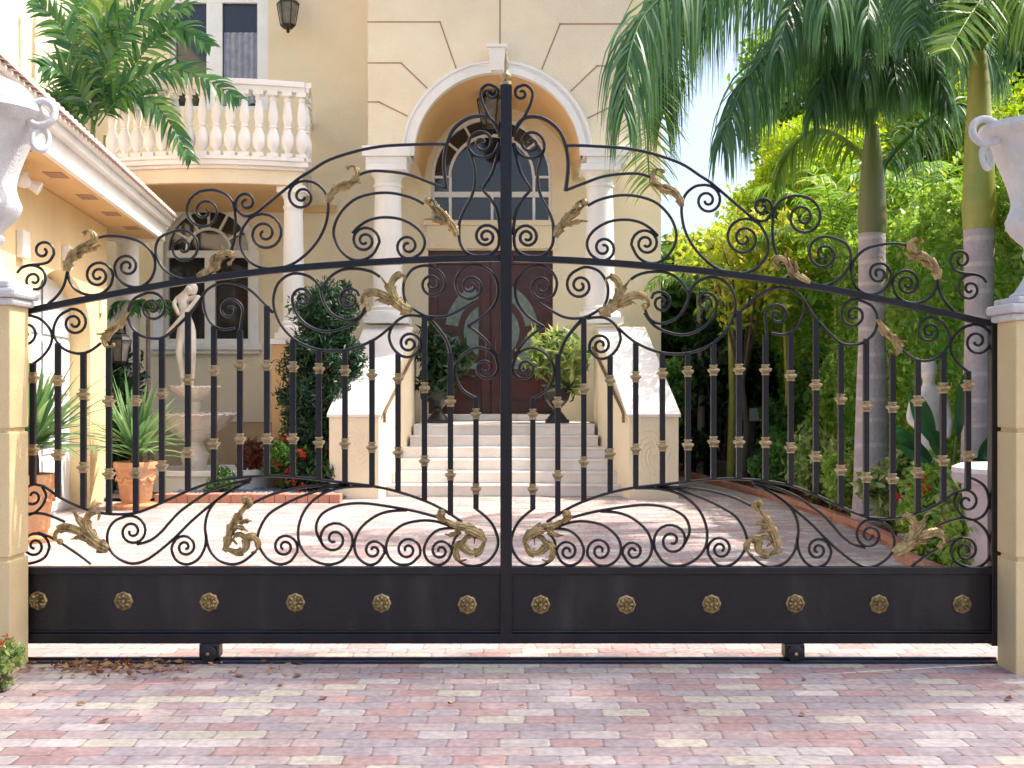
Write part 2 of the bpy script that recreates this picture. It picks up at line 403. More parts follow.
# entablature blocks + columns + pedestals
def column(mb, cx, cy, z0, z1, r):
    mb.box(cx - r*1.5, cx + r*1.5, cy - r*1.5, cy + r*1.5, z0, z0 + .10)
    pr = [(r*1.42, z0+.10), (r*1.45, z0+.15), (r*1.38, z0+.2), (r*1.15, z0+.22), (r*1.2, z0+.27), (r*1.02, z0+.3), (r*1.0, z0+.5), (r*.99, (z0+z1)/2),
          (r*.9, z1-.42), (r*.9, z1-.36), (r*.99, z1-.34), (r*.99, z1-.31), (r*.9, z1-.29), (r*.92, z1-.2), (r*1.15, z1-.12), (r*1.25, z1-.1)]
    mb.lathe(pr, (cx, cy, 0), 28)
    mb.box(cx - r*1.35, cx + r*1.35, cy - r*1.35, cy + r*1.35, z1 - .10, z1)
for (pa, pb, ca) in ((363, 411, 387.5), (583, 630, 600)):
    m = MB(); z0, z1 = Z(165, FY), Z(147.5, FY)
    xa, xb = X(pa, FY), X(pb, FY)
    m.box(xa + .06, xb - .06, FY - .12, FY + .5, z0, z0 + .12); m.box(xa, xb, FY - .16, FY + .5, z0 + .12, z1)
    m.build('entablature', M['trim'], house, bevel=.01)
    m = MB(); cxx = X(ca, FY + .05)
    column(m, cxx, FY + .12, 2.72, Z(166, FY), .245)
    m.build('column', M['trim'], house, smooth=True)
# main rear wall : left part, over-door part, right part, with openings
def px2(pts, Y): return [(X(a, Y), Z(b, Y)) for a, b in pts]
wx0, wx1 = -9.4, X(661, HY)
fan = [(X(207, HY) + X(512 + 43, HY) * math.cos(math.pi - math.pi * k / 24), Z(250, HY) + X(512 + 43, HY) * math.sin(math.pi - math.pi * k / 24)) for k in range(25)]
hole1 = [(X(164, HY), Z(344, HY)), (X(164, HY), Z(250, HY))] + fan[1:-1] + [(X(250, HY), Z(250, HY)), (X(250, HY), Z(344, HY))]
wr = 60 * HY / F; wcx, wcz = X(491.5, HY), Z(176, HY)
hole2 = [(wcx - wr, Z(223, HY))] + [(wcx + wr * math.cos(math.pi - math.pi * k / 32), wcz + wr * math.sin(math.pi - math.pi * k / 32)) for k in range(33)] + [(wcx + wr, Z(223, HY))]
hole3 = px2([(428, 414), (428, 250), (553, 250), (553, 414)], HY)
hole4 = px2([(170, 110), (170, -25), (268, -25), (268, 110)], HY)
zband = Z(422, HY)
m = MB(); wall_plate(m, [(wx0, zband), (wx1, zband), (wx1, 9.7), (wx0, 9.7)], [hole1, hole2, hole4, [(a, max(b, zband + .02)) for a, b in hole3]], .35, HY)
m.build('main_wall', M['stucco_main'], house)
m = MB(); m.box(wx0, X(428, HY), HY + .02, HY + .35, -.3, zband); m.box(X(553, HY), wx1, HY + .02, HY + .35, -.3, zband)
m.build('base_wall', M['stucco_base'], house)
m = MB(); m.box(-9.4, wx1 - .01, HY + .352, HY + 9, -.3, 9.65); m.build('rear_volume', M['stucco_main'], house)
# flat cornice/roof
m = MB(); m.box(-9.8, wx1 + .4, HY - .4, HY + 9.5, 9.7, 10.0); m.box(xl - .3, xr + .3, FY - .35, HY - .4, 9.7, 10.0); m.build('roof', M['rooftile'], house)
# over-door sill
m = MB(); m.box(X(426, HY), X(557, HY), HY - .07, HY, Z(249, HY) , Z(226, HY)); m.box(X(423, HY), X(560, HY), HY - .12, HY, Z(226, HY), Z(221, HY))
m.build('window_ledge', M['stucco'], house, bevel=.01)

def arched_window(name, cx, cz, r, zbot, vbars, hbars, inner, rad, fw=.05):
    """frame with muntins and glass"""
    g = MB(); wall_plate(g, [(cx - r, zbot)] + [(cx + r * math.cos(math.pi - math.pi * k / 32), cz + r * math.sin(math.pi - math.pi * k / 32)) for k in range(33)] + [(cx + r, zbot)], [], .02, HY + .16)
    f = MB(); y0, y1 = HY + .09, HY + .155
    arc_ring(f, cx, cz, r - fw, r - .002, y0 - .01, y1)
    f.box(cx - r + .002, cx - r + fw, y0 - .01, y1, zbot, cz); f.box(cx + r - fw, cx + r - .002, y0 - .01, y1, zbot, cz)
    f.box(cx - r + fw, cx + r - fw, y0 - .01, y1, zbot, zbot + fw)
    for xx, za, zb_ in vbars: f.box(xx - .026, xx + .026, y0 + .006, y1, za, zb_)
    for zz, h in hbars: f.box(cx - r + fw, cx + r - fw, y0 + .002, y1, zz - h / 2, zz + h / 2)
    arc_ring(f, cx, cz, inner - .026, inner + .026, y0 + .008, y1)
    for a in rad:
        c, s = math.cos(R(a)), math.sin(R(a)); nx, nz = -s * .022, c * .022
        p0, p1 = inner + .015, r - fw + .005
        q = [(cx + p0*c - nx, cz + p0*s - nz), (cx + p1*c - nx, cz + p1*s - nz), (cx + p1*c + nx, cz + p1*s + nz), (cx + p0*c + nx, cz + p0*s + nz)]
        f.prism([(a_, y0 + .012, b_) for a_, b_ in q], (0, y1 - y0 - .012, 0))
    return f, g
z193 = Z(193.5, HY)
f, g = arched_window('w', wcx, wcz, wr, Z(222, HY), [(X(450, HY), Z(222, HY), wcz), (X(534, HY), Z(222, HY), wcz), (X(492, HY), Z(222, HY), z193)], [(z193, .10)], 42 * HY / F, [0.1, 38, 62, 90, 118, 142, 179.9])
fo = f.build('window', M['frame'], house); g.build('pane', M['glass'], fo)
tag(fo, 'arched window over the front door')
f, g = arched_window('w', X(207, HY), Z(250, HY), 43 * HY / F, Z(254, HY), [], [], 22 * HY / F, [30, 62, 90, 118, 150])
# casement below the fanlight
y0, y1 = HY + .09, HY + .155
za, zb2 = Z(344, HY), Z(257, HY)
f.box(X(164, HY) + .002, X(250, HY) - .002, y0 - .02, y1, zb2, Z(250, HY))
for a, b in ((164, 167), (203.5, 214), (247, 250)): f.box(X(a, HY) + .002, X(b, HY) - .002, y0 - .02, y1, za, zb2)
for a, b in ((167, 203.5), (214, 247)): f.box(X(a, HY), X(b, HY), y0 - .02, y1, za, za + .1)
g.box(X(167, HY), X(247, HY), HY + .16, HY + .18, za, zb2)
fo = f.build('window', M['frame'], house); g.build('pane', M['glass'], fo); tag(fo, 'white casement window with a fanlight beside the statue')
m = MB(); m.box(X(154, HY), X(163.8, HY), HY - .05, HY, Z(344, HY), Z(250, HY)); m.box(X(250.2, HY), X(259, HY), HY - .05, HY, Z(344, HY), Z(250, HY))
arc_ring(m, X(207, HY), Z(250, HY), 43.2 * HY / F, 50 * HY / F, HY - .05, HY)
m.build('window_surround', M['frame'], fo, bevel=.008)
m = MB(); m.box(X(152, HY), X(263, HY), HY - .14, HY, Z(350, HY), Z(344, HY)); m.box(X(155, HY), X(260, HY), HY - .09, HY, Z(354, HY), Z(350, HY)); m.build('window_sill', M['trim'], fo, bevel=.008)
# balcony door
f = MB()
for a, b in ((170, 174), (205, 221), (256, 268)): f.box(X(a, HY) + .002, X(b, HY) - .002, y0, y1, Z(110, HY), Z(0, HY))
f.box(X(170, HY) + .002, X(268, HY) - .002, y0 - .01, y1, Z(1, HY), Z(-6, HY))
f.box(X(170, HY) + .002, X(268, HY) - .002, y0 - .01, y1, Z(110, HY), Z(105, HY))
fo = f.build('balcony_door', M['frame'], house)
MB().box(X(170, HY), X(268, HY), HY + .17, HY + .19, Z(110, HY), Z(-40, HY)).build('pane', M['glass'], fo)
# curtains, gathered
def curtain(x0, x1, z0, z1, y, n=28):
    v = []; f = []
    for k in range(n + 1):
        u = k / n; x = x0 + (x1 - x0) * u; yy = y + .018 * math.sin(u * 34)
        v += [(x, yy, z0 + .05 * math.sin(u * 9)), (x, yy, z1)]
    for k in range(n): f.append((2*k, 2*k+2, 2*k+3, 2*k+1))
    return MB().add(v, f)
curtain(X(222, HY), X(255, HY), Z(104, HY), Z(30, HY), HY + .14).build('curtain', M['curtain'], fo, smooth=True)

# front door
DY = HY + .12
dd = MB(); xa, xb, z0, z1 = X(428, HY), X(553, HY), Z(414, HY), Z(250, HY)
dcx = (xa + xb) / 2
door = MB(); 
door.box(xa, xb, DY + .05, DY + .12, z0, z1)
# raised frames of each leaf
for s in (-1, 1):
    xo = dcx + s * (xb - xa) / 2; xi = dcx + s * .012
    a, b = sorted((xo, xi))
    for q in ((a, a + .16, z0, z1), (b - .16, b, z0, z1)): door.box(q[0], q[1], DY, DY + .052, q[2], q[3])
    for q in ((z0, z0 + .22), (z0 + .72, z0 + .84), (z1 - .25, z1)): door.box(a + .16, b - .16, DY + .003, DY + .052, q[0], q[1])
    door.box(a + .26, b - .26, DY + .02, DY + .052, z0 + .30, z0 + .64)
do = door.build('front_door', M['wood'], house, bevel=.006)
tag(do, 'dark red double door with curved leaded glass')
ec = ((X(491.5, HY)), Z(331, HY))
def ering(rx0, rz0, rx1, rz1, a0, a1, n, y):
    v = []; f = []
    for k in range(n + 1):
        a = R(a0 + (a1 - a0) * k / n); c, s_ = math.cos(a), math.sin(a)
        v += [(ec[0] + rx0*c, y, ec[1] + rz0*s_), (ec[0] + rx1*c, y, ec[1] + rz1*s_), (ec[0] + rx1*c, y + .04, ec[1] + rz1*s_), (ec[0] + rx0*c, y + .04, ec[1] + rz0*s_)]
    for k in range(n):
        for j in range(4): f.append((k*4+j, k*4+(j+1) % 4, (k+1)*4+(j+1) % 4, (k+1)*4+j))
    f.append((0,1,2,3)); f.append((n*4, n*4+3, n*4+2, n*4+1))
    return v, f
sc = HY / F
for s in (0, 1):
    for (a0, a1) in ((8, 68), (-68, -8)):
        if s: a0, a1 = 180 - a1, 180 - a0
        mm = MB(); mm.add(*ering(34*sc, 36*sc, 47*sc, 50*sc, a0, a1, 16, DY + .012)); mm.build('door_glass', M['sage'], do)
    a0, a1 = (-62, 62) if s == 0 else (118, 242)
    pts = [(ec[0] + 28*sc*math.cos(R(a0 + (a1-a0)*k/18)), DY + .012, ec[1] + 28*sc*math.sin(R(a0 + (a1-a0)*k/18))) for k in range(19)]
    MB().prism(pts, (0, .04, 0)).build('door_glass', M['sage'], do)
    xs = dcx + (1 - 2*s) * .09
    MB().tube([(xs, DY - .02, Z(360, HY)), (xs, DY - .06, Z(357, HY)), (xs, DY - .06, Z(343, HY)), (xs, DY - .02, Z(340, HY))], .014).build('door_handle', M['brass'], do)
# landing + stairs (flaring)
stairs = MB()
N_ST = 6; ris = .175
def half_w(i): return [2.02, 1.9, 1.74, 1.62, 1.53, 1.48][i]
scx = X(503.5, 16.9)
st = None
so_ = MB(); so_.box(scx - 1.50, scx + 1.50, 18.2, HY - .003, -.2, 1.05); 
so_.box(X(430, HY), X(556, HY), HY - .32, HY + .10, 1.053, Z(414, HY))
st = so_.build('entry_stairs', M['marble'], house, bevel=.012)
for i in range(N_ST):
    y0_ = 16.7 + i * .3; hw = half_w(i)
    b = MB(); b.box(scx - hw, scx + hw, y0_, 18.195, i * ris + .001, (i + 1) * ris - .03)
    b.box(scx - hw - .01, scx + hw + .01, y0_ - .03, 18.195, (i + 1) * ris - .0295, (i + 1) * ris)
    b.build('step', M['marble'], st, bevel=.006)
# cheek walls
for s in (-1, 1):
    def sx(px, Y):
        return X(px, Y) if s < 0 else 2 * scx - X(px, Y) + .02
    fy, by = 16.3, 18.15
    zf, zbk = Z(414, fy), 2.66
    fo_, fi = sx(329, fy), sx(379, fy); bo, bi = sx(366, by), sx(411, by)
    b = MB(); b.hexa([(fo_, fy, -.1), (fi, fy, -.1), (bi, by, -.1), (bo, by, -.1)], [(fo_, fy, zf - .05), (fi, fy, zf - .05), (bi, by, zbk - .05), (bo, by, zbk - .05)])
    b.hexa([(bo, by, -.1), (bi, by, -.1), (bi, by + 1.0, -.1), (bo, by + 1.0, -.1)], [(bo, by, zbk - .05), (bi, by, zbk - .05), (bi, by + 1.0, zbk - .05), (bo, by + 1.0, zbk - .05)])
    ck = b.build('cheek_wall', M['stucco'], house, bevel=.01)
    b = MB(); e = .03
    sg = -1 if s < 0 else 1
    b.hexa([(fo_ + sg*e, fy - .03, zf - .05), (fi - sg*e, fy - .03, zf - .05), (bi - sg*e, by, zbk - .05), (bo + sg*e, by, zbk - .05)], [(fo_ + sg*e, fy - .03, zf), (fi - sg*e, fy - .03, zf), (bi - sg*e, by, zbk), (bo + sg*e, by, zbk)])
    b.hexa([(bo + sg*e, by, zbk - .05), (bi - sg*e, by, zbk - .05), (bi - sg*e, by + 1.03, zbk - .05), (bo + sg*e, by + 1.03, zbk - .05)], [(bo + sg*e, by, zbk), (bi - sg*e, by, zbk), (bi - sg*e, by + 1.03, zbk), (bo + sg*e, by + 1.03, zbk)])
    b.build('marble_coping', M['marble'], ck, bevel=.008)
    # carved relief on the front face: scrolled ring of thin vines
    b = MB(); cxm = (fo_ + fi) / 2; zc = .72
    for k in range(8):
        a = k * math.pi / 4
        pts = []
        for q in range(14):
            u = q / 13; aa = a + u * 2.4; rr = .05 + .20 * u
            pts.append((cxm + rr * math.cos(aa), fy - .004, zc + rr * 1.5 * math.sin(aa)))
        b.tube(pts, [.011 * (1 - .6 * q / 13) for q in range(14)], 6)
    b.build('carved_relief', M['stucco'], ck, smooth=True)
    b = MB(); hx0, hx1 = fi - sg * .07, bi - sg * .07
    pts = [(hx0, fy + .1, zf - .13), (hx0, fy + .12, zf + .0)] + [(hx0 + (hx1 - hx0) * u, fy + .12 + (by - fy + .2) * u, zf + .02 + (zbk - zf - .35) * u) for u in (.05, .3, .6, 1)]
    b.tube(pts, .024, 8)
    b.build('handrail', M['brass'], ck, smooth=True)
# portico side wall returns behind the columns (right one closes the porch)
# balcony
bal = MB()
def bal_y(u): return 17.9 - .28 * math.sin(math.pi * min(max(u, 0), 1)) 
bx0, bx1 = X(108, 17.9), X(303, 17.7)
def bpt(u): return bx0 + (bx1 - bx0) * u, bal_y(u)
def curved_slab(mb, z0, z1, off, u1=1.0, n=24, back=HY - .003):
    pts = [(bpt(k / n)[0] + (off if k == n else (-off if k == 0 else 0)), bpt(k / n)[1] - off) for k in range(n + 1)]
    poly = [(x, y, z0) for x, y in pts] + [(X(307, HY) + off, back, z0), (pts[0][0], back, z0)]
    mb.prism(poly, (0, 0, z1 - z0))
ZB = Z(158, 17.5)
curved_slab(bal, ZB - .08, ZB, .06); curved_slab(bal, ZB - .13, ZB - .08, .0)
bo_ = bal.build('balcony', M['trim'], house, bevel=.008)
m = MB(); curved_slab(m, ZB - .36, ZB - .13, -.06); m.build('slab', M['stucco'], bo_, bevel=.008)
m = MB(); curved_slab(m, ZB - .372, ZB - .362, -.09); m.build('underside', M['stucco_deep'], bo_)  # thin added sheet; the orange glow below the slab is in its colour
def curved_bar(mb, z0, z1, hw, n=24):
    prev = None
    A = []; B = []
    for k in range(n + 1):
        x, y = bpt(k / n); A.append((x, y - hw)); B.append((x, y + hw))
    poly = [(x, y, z0) for x, y in A] + [(x, y, z0) for x, y in B[::-1]]
    mb.prism(poly, (0, 0, z1 - z0))
m = MB(); zt = Z(76, 17.45)
curved_bar(m, zt - .09, zt, .11); curved_bar(m, zt - .17, zt - .09, .075)
curved_bar(m, ZB, ZB + .06, .09)
xw = X(307, HY)
for hw_, za_, zb_ in ((.11, zt - .09, zt), (.075, zt - .17, zt - .09), (.08, ZB + .002, ZB + .06)):
    q = [(bx1 - hw_, bal_y(1) + .02), (bx1 + hw_, bal_y(1) - .08), (xw + hw_, HY - .004), (xw - hw_, HY - .004)]
    m.hexa([(a, b_, za_ + .001) for a, b_ in q], [(a, b_, zb_ - .001) for a, b_ in q])
m.build('balustrade_rail', M['trim'], bo_, bevel=.01)
hb = zt - .17 - (ZB + .06)
def baluster(mb, cx, cy, z0, h):
    mb.box(cx-.085, cx+.085, cy-.085, cy+.085, z0, z0 + h*.06)
    pr = [(.045, .06), (.05, .1), (.095, .16), (.105, .24), (.10, .32), (.06, .42), (.055, .44), (.075, .46), (.055, .48), (.06, .52), (.08, .6), (.072, .7), (.045, .86), (.06, .88), (.06, .9), (.045, .92), (.045, .94)]
    mb.lathe([(r, z0 + h * q) for r, q in pr], (cx, cy, 0), 14)
    mb.box(cx-.08, cx+.08, cy-.08, cy+.08, z0 + h*.94, z0 + h)
for k in range(15):
    u = (k + .35) / 14.6
    x, y = bpt(u); b = MB(); baluster(b, x, y, ZB + .06, hb); b.build('baluster', M['trim'], bo_, smooth=True)
for k in range(6):
    b = MB(); baluster(b, bx1 + (X(307, HY) - bx1) * (.25 + .4 * k) / (HY - bal_y(1)), bal_y(1) + .25 + .4 * k, ZB + .06, hb); b.build('baluster', M['trim'], bo_, smooth=True)
# pier and column under the balcony's end
m = MB(); column(m, X(291, 17.95), 18.15, 2.45, ZB - .36, .17); m.build('column', M['trim'], house, smooth=True)
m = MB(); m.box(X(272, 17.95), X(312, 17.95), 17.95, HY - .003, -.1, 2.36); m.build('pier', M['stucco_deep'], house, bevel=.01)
m = MB(); m.box(X(270, 17.95), X(314, 17.95), 17.9, HY - .003, 2.36, 2.45); m.build('pier_cap', M['trim'], house, bevel=.01)
m = MB(); m.box(X(108, 18), X(312, 18), HY - .06, HY - .004, Z(206, HY), ZB - .38); m.build('lintel_band', M['stucco_deep'], house)  # wall band whose deeper orange paints in the glow under the balcony
# left upper side wall
m = MB(); m.add([(-7.9, HY, 4.0), (-7.35, 9.0, 4.0), (-7.35, 9.0, 9.7), (-7.9, HY, 9.7), (-8.2, HY, 4.0), (-7.7, 9.0, 4.0), (-7.7, 9.0, 9.7), (-8.2, HY, 10.4)],
               [(0,1,2,3),(7,6,5,4),(0,3,7,4),(1,5,6,2),(3,2,6,7),(0,4,5,1)]); m.build('side_wall', M['stucco'], house)
m = MB()
for k, yv in enumerate((15.3, 16.2)):
    xx = -7.35 - (yv - 9) / 11.5 * .55
    m.box(xx - .02, xx + .05, yv, yv + .12, 5.6, 9.5)
m.build('wall_pilaster', M['trim'], house)

# ---- garage wing
dirv = Vector((-.133, .991, 0)).normalized(); nrm = Vector((dirv.y, -dirv.x, 0))   # outward (+x)
C0 = Vector((X(107, 16.1), 16.1, 0))
def W(t, z, o=0.0):     # t metres nearer from the far corner, o outward
    p = C0 - dirv * t + nrm * o; return Vector((p.x, p.y, z))
wing = thing('garage_wing', (C0.x, C0.y, 0), 'yellow stucco garage wing with tiled eave on the left side', 'garage')
ao = [(1.0, -.05), (1.0, 2.35)] + [(2.35 + 1.35 * math.cos(math.pi - math.pi * k / 24), 2.35 + .75 * math.sin(math.pi - math.pi * k / 24)) for k in range(1, 24)] + [(3.7, 2.35), (3.7, -.05)]
ao2 = [(a + 3.6, b) for a, b in ao]
outer = [(0, -.1), (1.0, -.1)] + ao[1:-1] + [(3.7, -.1), (4.6, -.1)] + ao2[1:-1] + [(7.3, -.1), (9.2, -.1), (9.2, 3.99), (0, 3.99)]
v, f = plate(outer, [], .4)
MB().add([W(a, b, c - .2) for a, b, c in v], f).build('wall', M['stucco_wing'], wing)
b = MB(); b.add([W(0, -.1, -.4), W(0, 3.99, -.4), W(0, 3.99, -3.2), W(0, -.1, -3.2)], [(0,1,2,3)]); b.build('end_wall', M['stucco_wing'], wing)
for k, t0 in enumerate((1.0, 4.6)):
    g = MB()
    for j in range(4):
        for q in range(2):
            za, zb3 = .04 + j * .76, .76 + j * .76
            ta, tb = t0 + .05 + q * 1.35, t0 + 1.3 + q * 1.35
            v = [W(ta, za, -.26), W(tb, za, -.26), W(tb, zb3, -.26), W(ta, zb3, -.26)]
            v2 = [W(ta + .1, za + .1, -.235), W(tb - .1, za + .1, -.235), W(tb - .1, zb3 - .1, -.235), W(ta + .1, zb3 - .1, -.235)]
            g.add(v + v2, [(0,1,5,4),(1,2,6,5),(2,3,7,6),(3,0,4,7),(4,5,6,7)])
    g.add([W(t0 - .1, -.05, -.28), W(t0 + 2.8, -.05, -.28), W(t0 + 2.8, 3.3, -.28), W(t0 - .1, 3.3, -.28)], [(0,1,2,3)])
    g.build('garage_door', M['frame'], wing)
def wbox(mb, t0, t1, z0, z1, o0, o1):
    return mb.hexa([W(t0, z0, o0), W(t0, z0, o1), W(t1, z0, o1), W(t1, z0, o0)], [W(t0, z1, o0), W(t0, z1, o1), W(t1, z1, o1), W(t1, z1, o0)])
e0, e1 = -1.2, 9.2
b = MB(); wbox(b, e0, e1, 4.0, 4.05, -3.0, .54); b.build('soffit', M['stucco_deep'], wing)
b = MB(); wbox(b, e0 - .05, e1, 3.965, 4.22, .545, .61); wbox(b, e0 - .08, e1, 4.20, 4.30, .58, .69); wbox(b, e0 - .10, e1, 4.30, 4.34, .54, .75)
wbox(b, e0 - .08, e0, 3.96, 4.30, -3.0, .58)
b.build('fascia', M['trim'], wing, bevel=.01)
for t in (-.2, 1.1, 2.4, 3.8, 5.2):
    b = MB(); wbox(b, t, t + .34, 3.993, 3.999, .24, .44); b.build('soffit_vent', M['groove'], wing)
# barrel tiles
b = MB(); n = 62
b.add([W(e0, 4.345, .74), W(e1, 4.345, .74), W(e1, 5.3, -3), W(e0, 5.3, -3)], [(0,1,2,3)])
for k in range(n):
    t = e0 + (e1 - e0) * (k + .5) / n; r = .072
    v = []; f = []
    for i, (o, z) in enumerate(((.80, 4.335), (-3, 5.30))):
        for j in range(9):
            a = math.pi * j / 8; v.append(W(t + r * math.cos(a), z + r * .8 * math.sin(a), o))
    for j in range(8): f.append((j, j + 1, 9 + j + 1, 9 + j))
    f.append(tuple(range(9)))
    b.add(v, f)
b.build('roof', M['rooftile'], wing)
b = MB()
for t in (5.6, 2.15):
    for (o0, o1, za, zb3) in ((0.002, .14, 2.9, 3.25) ,):
        pass
for t in (2.35,):
    wbox(b, t - .09, t + .09, 3.12, 3.42, .002, .09); 
b.build('keystone', M['trim'], wing, bevel=.01)
b = MB(); wbox(b, .35, .5, 2.7, 2.95, .002, .05); b.build('wall_block', M['trim'], wing, bevel=.01)
b = MB(); wbox(b, 4.0, 4.25, 3.05, 3.35, .002, .08); b.build('wall_block', M['trim'], wing, bevel=.01)
# bracket / statue-like corbel lamp bracket under soffit at far left
# column in the gap beyond the wing
m = MB(); column(m, X(128, 17.6), 17.6, 0, 4.3, .19); m.build('garden_column', M['trim'], smooth=True)
tag(bpy.data.objects['garden_column'], 'round white column in the gap beyond the garage wing corner', 'column')

# ------------------------------------------------------------------ THE GATE
G = 6.5
def G3(x, y, dy=0.0):
    p = P(x, y, G); return (p.x, p.y + dy, p.z)
def warp(x, y):
    s = min(max((y - 300) / 100, 0), 1)
    x2 = 506.7 + (506.7 - x) * .98 - 4 * s
    dd_ = (x2 - 503.5) / 465
    return x2, y + dd_ * (9 - 5 * min(max((y - 312) / 255, 0), 1))
ident = lambda x, y: (x, y)
def spiral(cx, cy, p0, sgn, turns, rend):
    a0 = math.atan2(p0[1] - cy, p0[0] - cx); r0 = math.hypot(p0[0] - cx, p0[1] - cy)
    turns = turns + .15; n = max(8, int(turns * 18)); out = []
    for k in range(1, n + 1):
        t = k / n; a = a0 + sgn * 2 * math.pi * turns * t; r = r0 + (rend * .8 - r0) * t ** .85
        out.append((cx + r * math.cos(a), cy + r * math.sin(a)))
    return out
def crom(pts, step=4):
    out = []
    n = len(pts)
    for i in range(n - 1):
        p0 = pts[max(i-1, 0)]; p1 = pts[i]; p2 = pts[i+1]; p3 = pts[min(i+2, n-1)]
        for k in range(step):
            t = k / step
            out.append(tuple(.5 * ((2*p1[j]) + (-p0[j]+p2[j])*t + (2*p0[j]-5*p1[j]+4*p2[j]-p3[j])*t*t + (-p0[j]+3*p1[j]-3*p2[j]+p3[j])*t**3) for j in (0, 1)))
    out.append(pts[-1]); return out
SC = []   # (pts, start spiral, end spiral, width)
def S(pts, s0=None, s1=None, w=1.5): SC.append((pts, s0, s1, w))
# above the rail
S([(17,273),(22,267.5),(30,265),(40,264.3),(49,261.5),(54,254)], None, (43,251,-1,1.05,3))
S([(22,267.5),(30,265.3),(38,267),(44,272),(45.5,280)], None, (34,280,1,1.25,2.5))
S([(48,304),(57,296),(64,285),(67.7,270),(72,258),(80,248),(92,240),(107.5,236),(126,237.5),(142,243),(153,255),(154.8,268),(150,280),(139,287),(126,285),(117,277),(114.3,267)], None, (127,266.5,1,1.5,3))
S([(68,268),(68,274),(70,282),(76,290),(88.5,295),(101,293.5),(110,286),(113,276)], None, (98,275.5,-1,1.8,3))
S([(205,275),(192,279),(178,278),(163,268.5),(155.5,252),(160,237.5),(175,231)], None, (183,248,1,1.6,3))
S([(197,276.5),(208,271),(220,263),(229,254),(234,240),(235.5,222),(233,204),(226,194.5),(213,190),(200,191.3)], None, (204.5,211.5,-1,1.7,3))
S([(447,144.3),(433,144),(415,144.5),(397,145.2),(380,146.6),(357,151),(329,160),(310,171.5),(298,179),(282.5,191.5),(266,205),(253,214.6),(243,215.5),(236.5,209)], None, (246,202.5,1,1.25,2.5), 1.6)
S([(249,219),(241.5,231),(240.5,247),(249,261),(263,268),(280,268),(296,262),(313,247),(324,229),(328,212),(327.5,199),(323,189.5),(314,182.5),(304,181)], (264.5,233.5,1,1.9,3), (302,196.5,-1,1.6,3))
S([(356,176),(368,171.8),(381,171),(406,174),(426,181),(446,189)])
S([(447,190),(445,178),(444,160),(447,143),(453,130),(463,121),(474,116.5),(487,117),(495,124),(500,135)], w=2.0)
S([(500,137),(496,127),(488,115),(481.5,100),(481,90),(488,84.5),(496,87)], None, (491.5,93,1,.9,2), 1.6)
S([(468.5,148),(471,156),(474.5,167),(475,180),(472,195),(465,208),(460,220),(459,231),(460,243),(466,252),(476,256),(489,254.5),(497.5,248),(499.3,238)], (482,143,1,1.35,3), (486,236.5,-1,1.75,3), 1.6)
S([(468.5,149),(475,155.5),(485,157.5),(494,153),(499,143)], w=1.6)
S([(500,143),(497,155),(493,170),(488,180),(483,189),(490,198),(496,209),(499,222),(500,235)], w=1.6)
S([(424,204),(411,197.5),(391,193),(371,194),(353,200.5),(339,215),(333.5,232),(338.5,247.5),(350,258.5),(362,260),(373,254),(379.5,242)], None, (364.5,240.5,-1,1.75,3))
S([(352,233),(360,225.5),(371,219.5),(386,217.3),(403,220),(418,229),(424.8,241),(421,252.5),(411,258.8)], None, (408,246,1,1.45,3))
# below the rail
S([(33,364),(43,356),(50,346),(52,336),(48.5,327),(40,319),(30,315.5)], None, (25.5,332.5,-1,1.6,3))
S([(101,343),(90,351),(78,353.6),(64,349),(54.5,337.5),(54,326.5),(60,315.3),(71.5,309)], None, (74,323,1,1.6,3))
S([(142,294.8),(134,299),(129,307),(128,317),(132,328),(142,336),(153,338.6),(165,336.5),(180,323.5),(192,311),(200,300),(208,289),(220,283.3),(233,283),(249,289.5),(261,300),(273,313)], (152,308,1,1.6,3), None)
S([(240,330),(242.3,316)], None, (230,310,-1,1.3,3), 1.5)
S([(203,296),(204,308),(207.5,318),(214,326),(224,329.5),(235,328)])
S([(391.5,326),(376,338.5),(356,347.5),(336,351),(316,349),(296,340.5),(281,325),(274,308),(274,294),(280,281),(293.5,273.5),(309,276.5),(319,286),(323,300),(332,314),(348,320.5),(360,316),(366,305)])
S([(292,300),(295,311),(305,323.5),(321,331),(338,330),(355,323),(366,310)], (303,298,1,1.4,3), None)
S([(321,290),(329,278),(342,270),(358.5,269),(372,272),(380,277)])
S([(359,296),(357,291)], None, (349,299.5,-1,1.5,3))
S([(424,317),(414,315.5),(404,316.5),(394,324),(389,336),(393,348),(402,356),(412,356.3),(420,348.5)], None, (409,343.5,-1,1.5,3))
S([(409,306),(423,314.5),(434,317),(447,316),(460,310),(474,302)])
S([(467.5,326),(484,316),(495.5,301.5),(497.5,285),(490,271),(475,265),(462,269.5),(455.5,281),(459,294),(468,299)], None, (470.5,286,-1,1.35,3))
S([(467.5,326),(478,333),(489,344),(497,357)])
S([(476,398),(464,391),(457,380),(456,368),(462,356),(473,348.5),(484,348.4),(494,355),(498,367)], None, (485.5,368,1,1.35,3))
S([(424,315),(430,319.5),(437,327),(446,340),(450.5,354)], w=1.9)
S([(408,306),(404,296),(403.5,285),(407,276),(414,268.5),(427,265.6),(439,271)], None, (432,284,1,1.7,3))
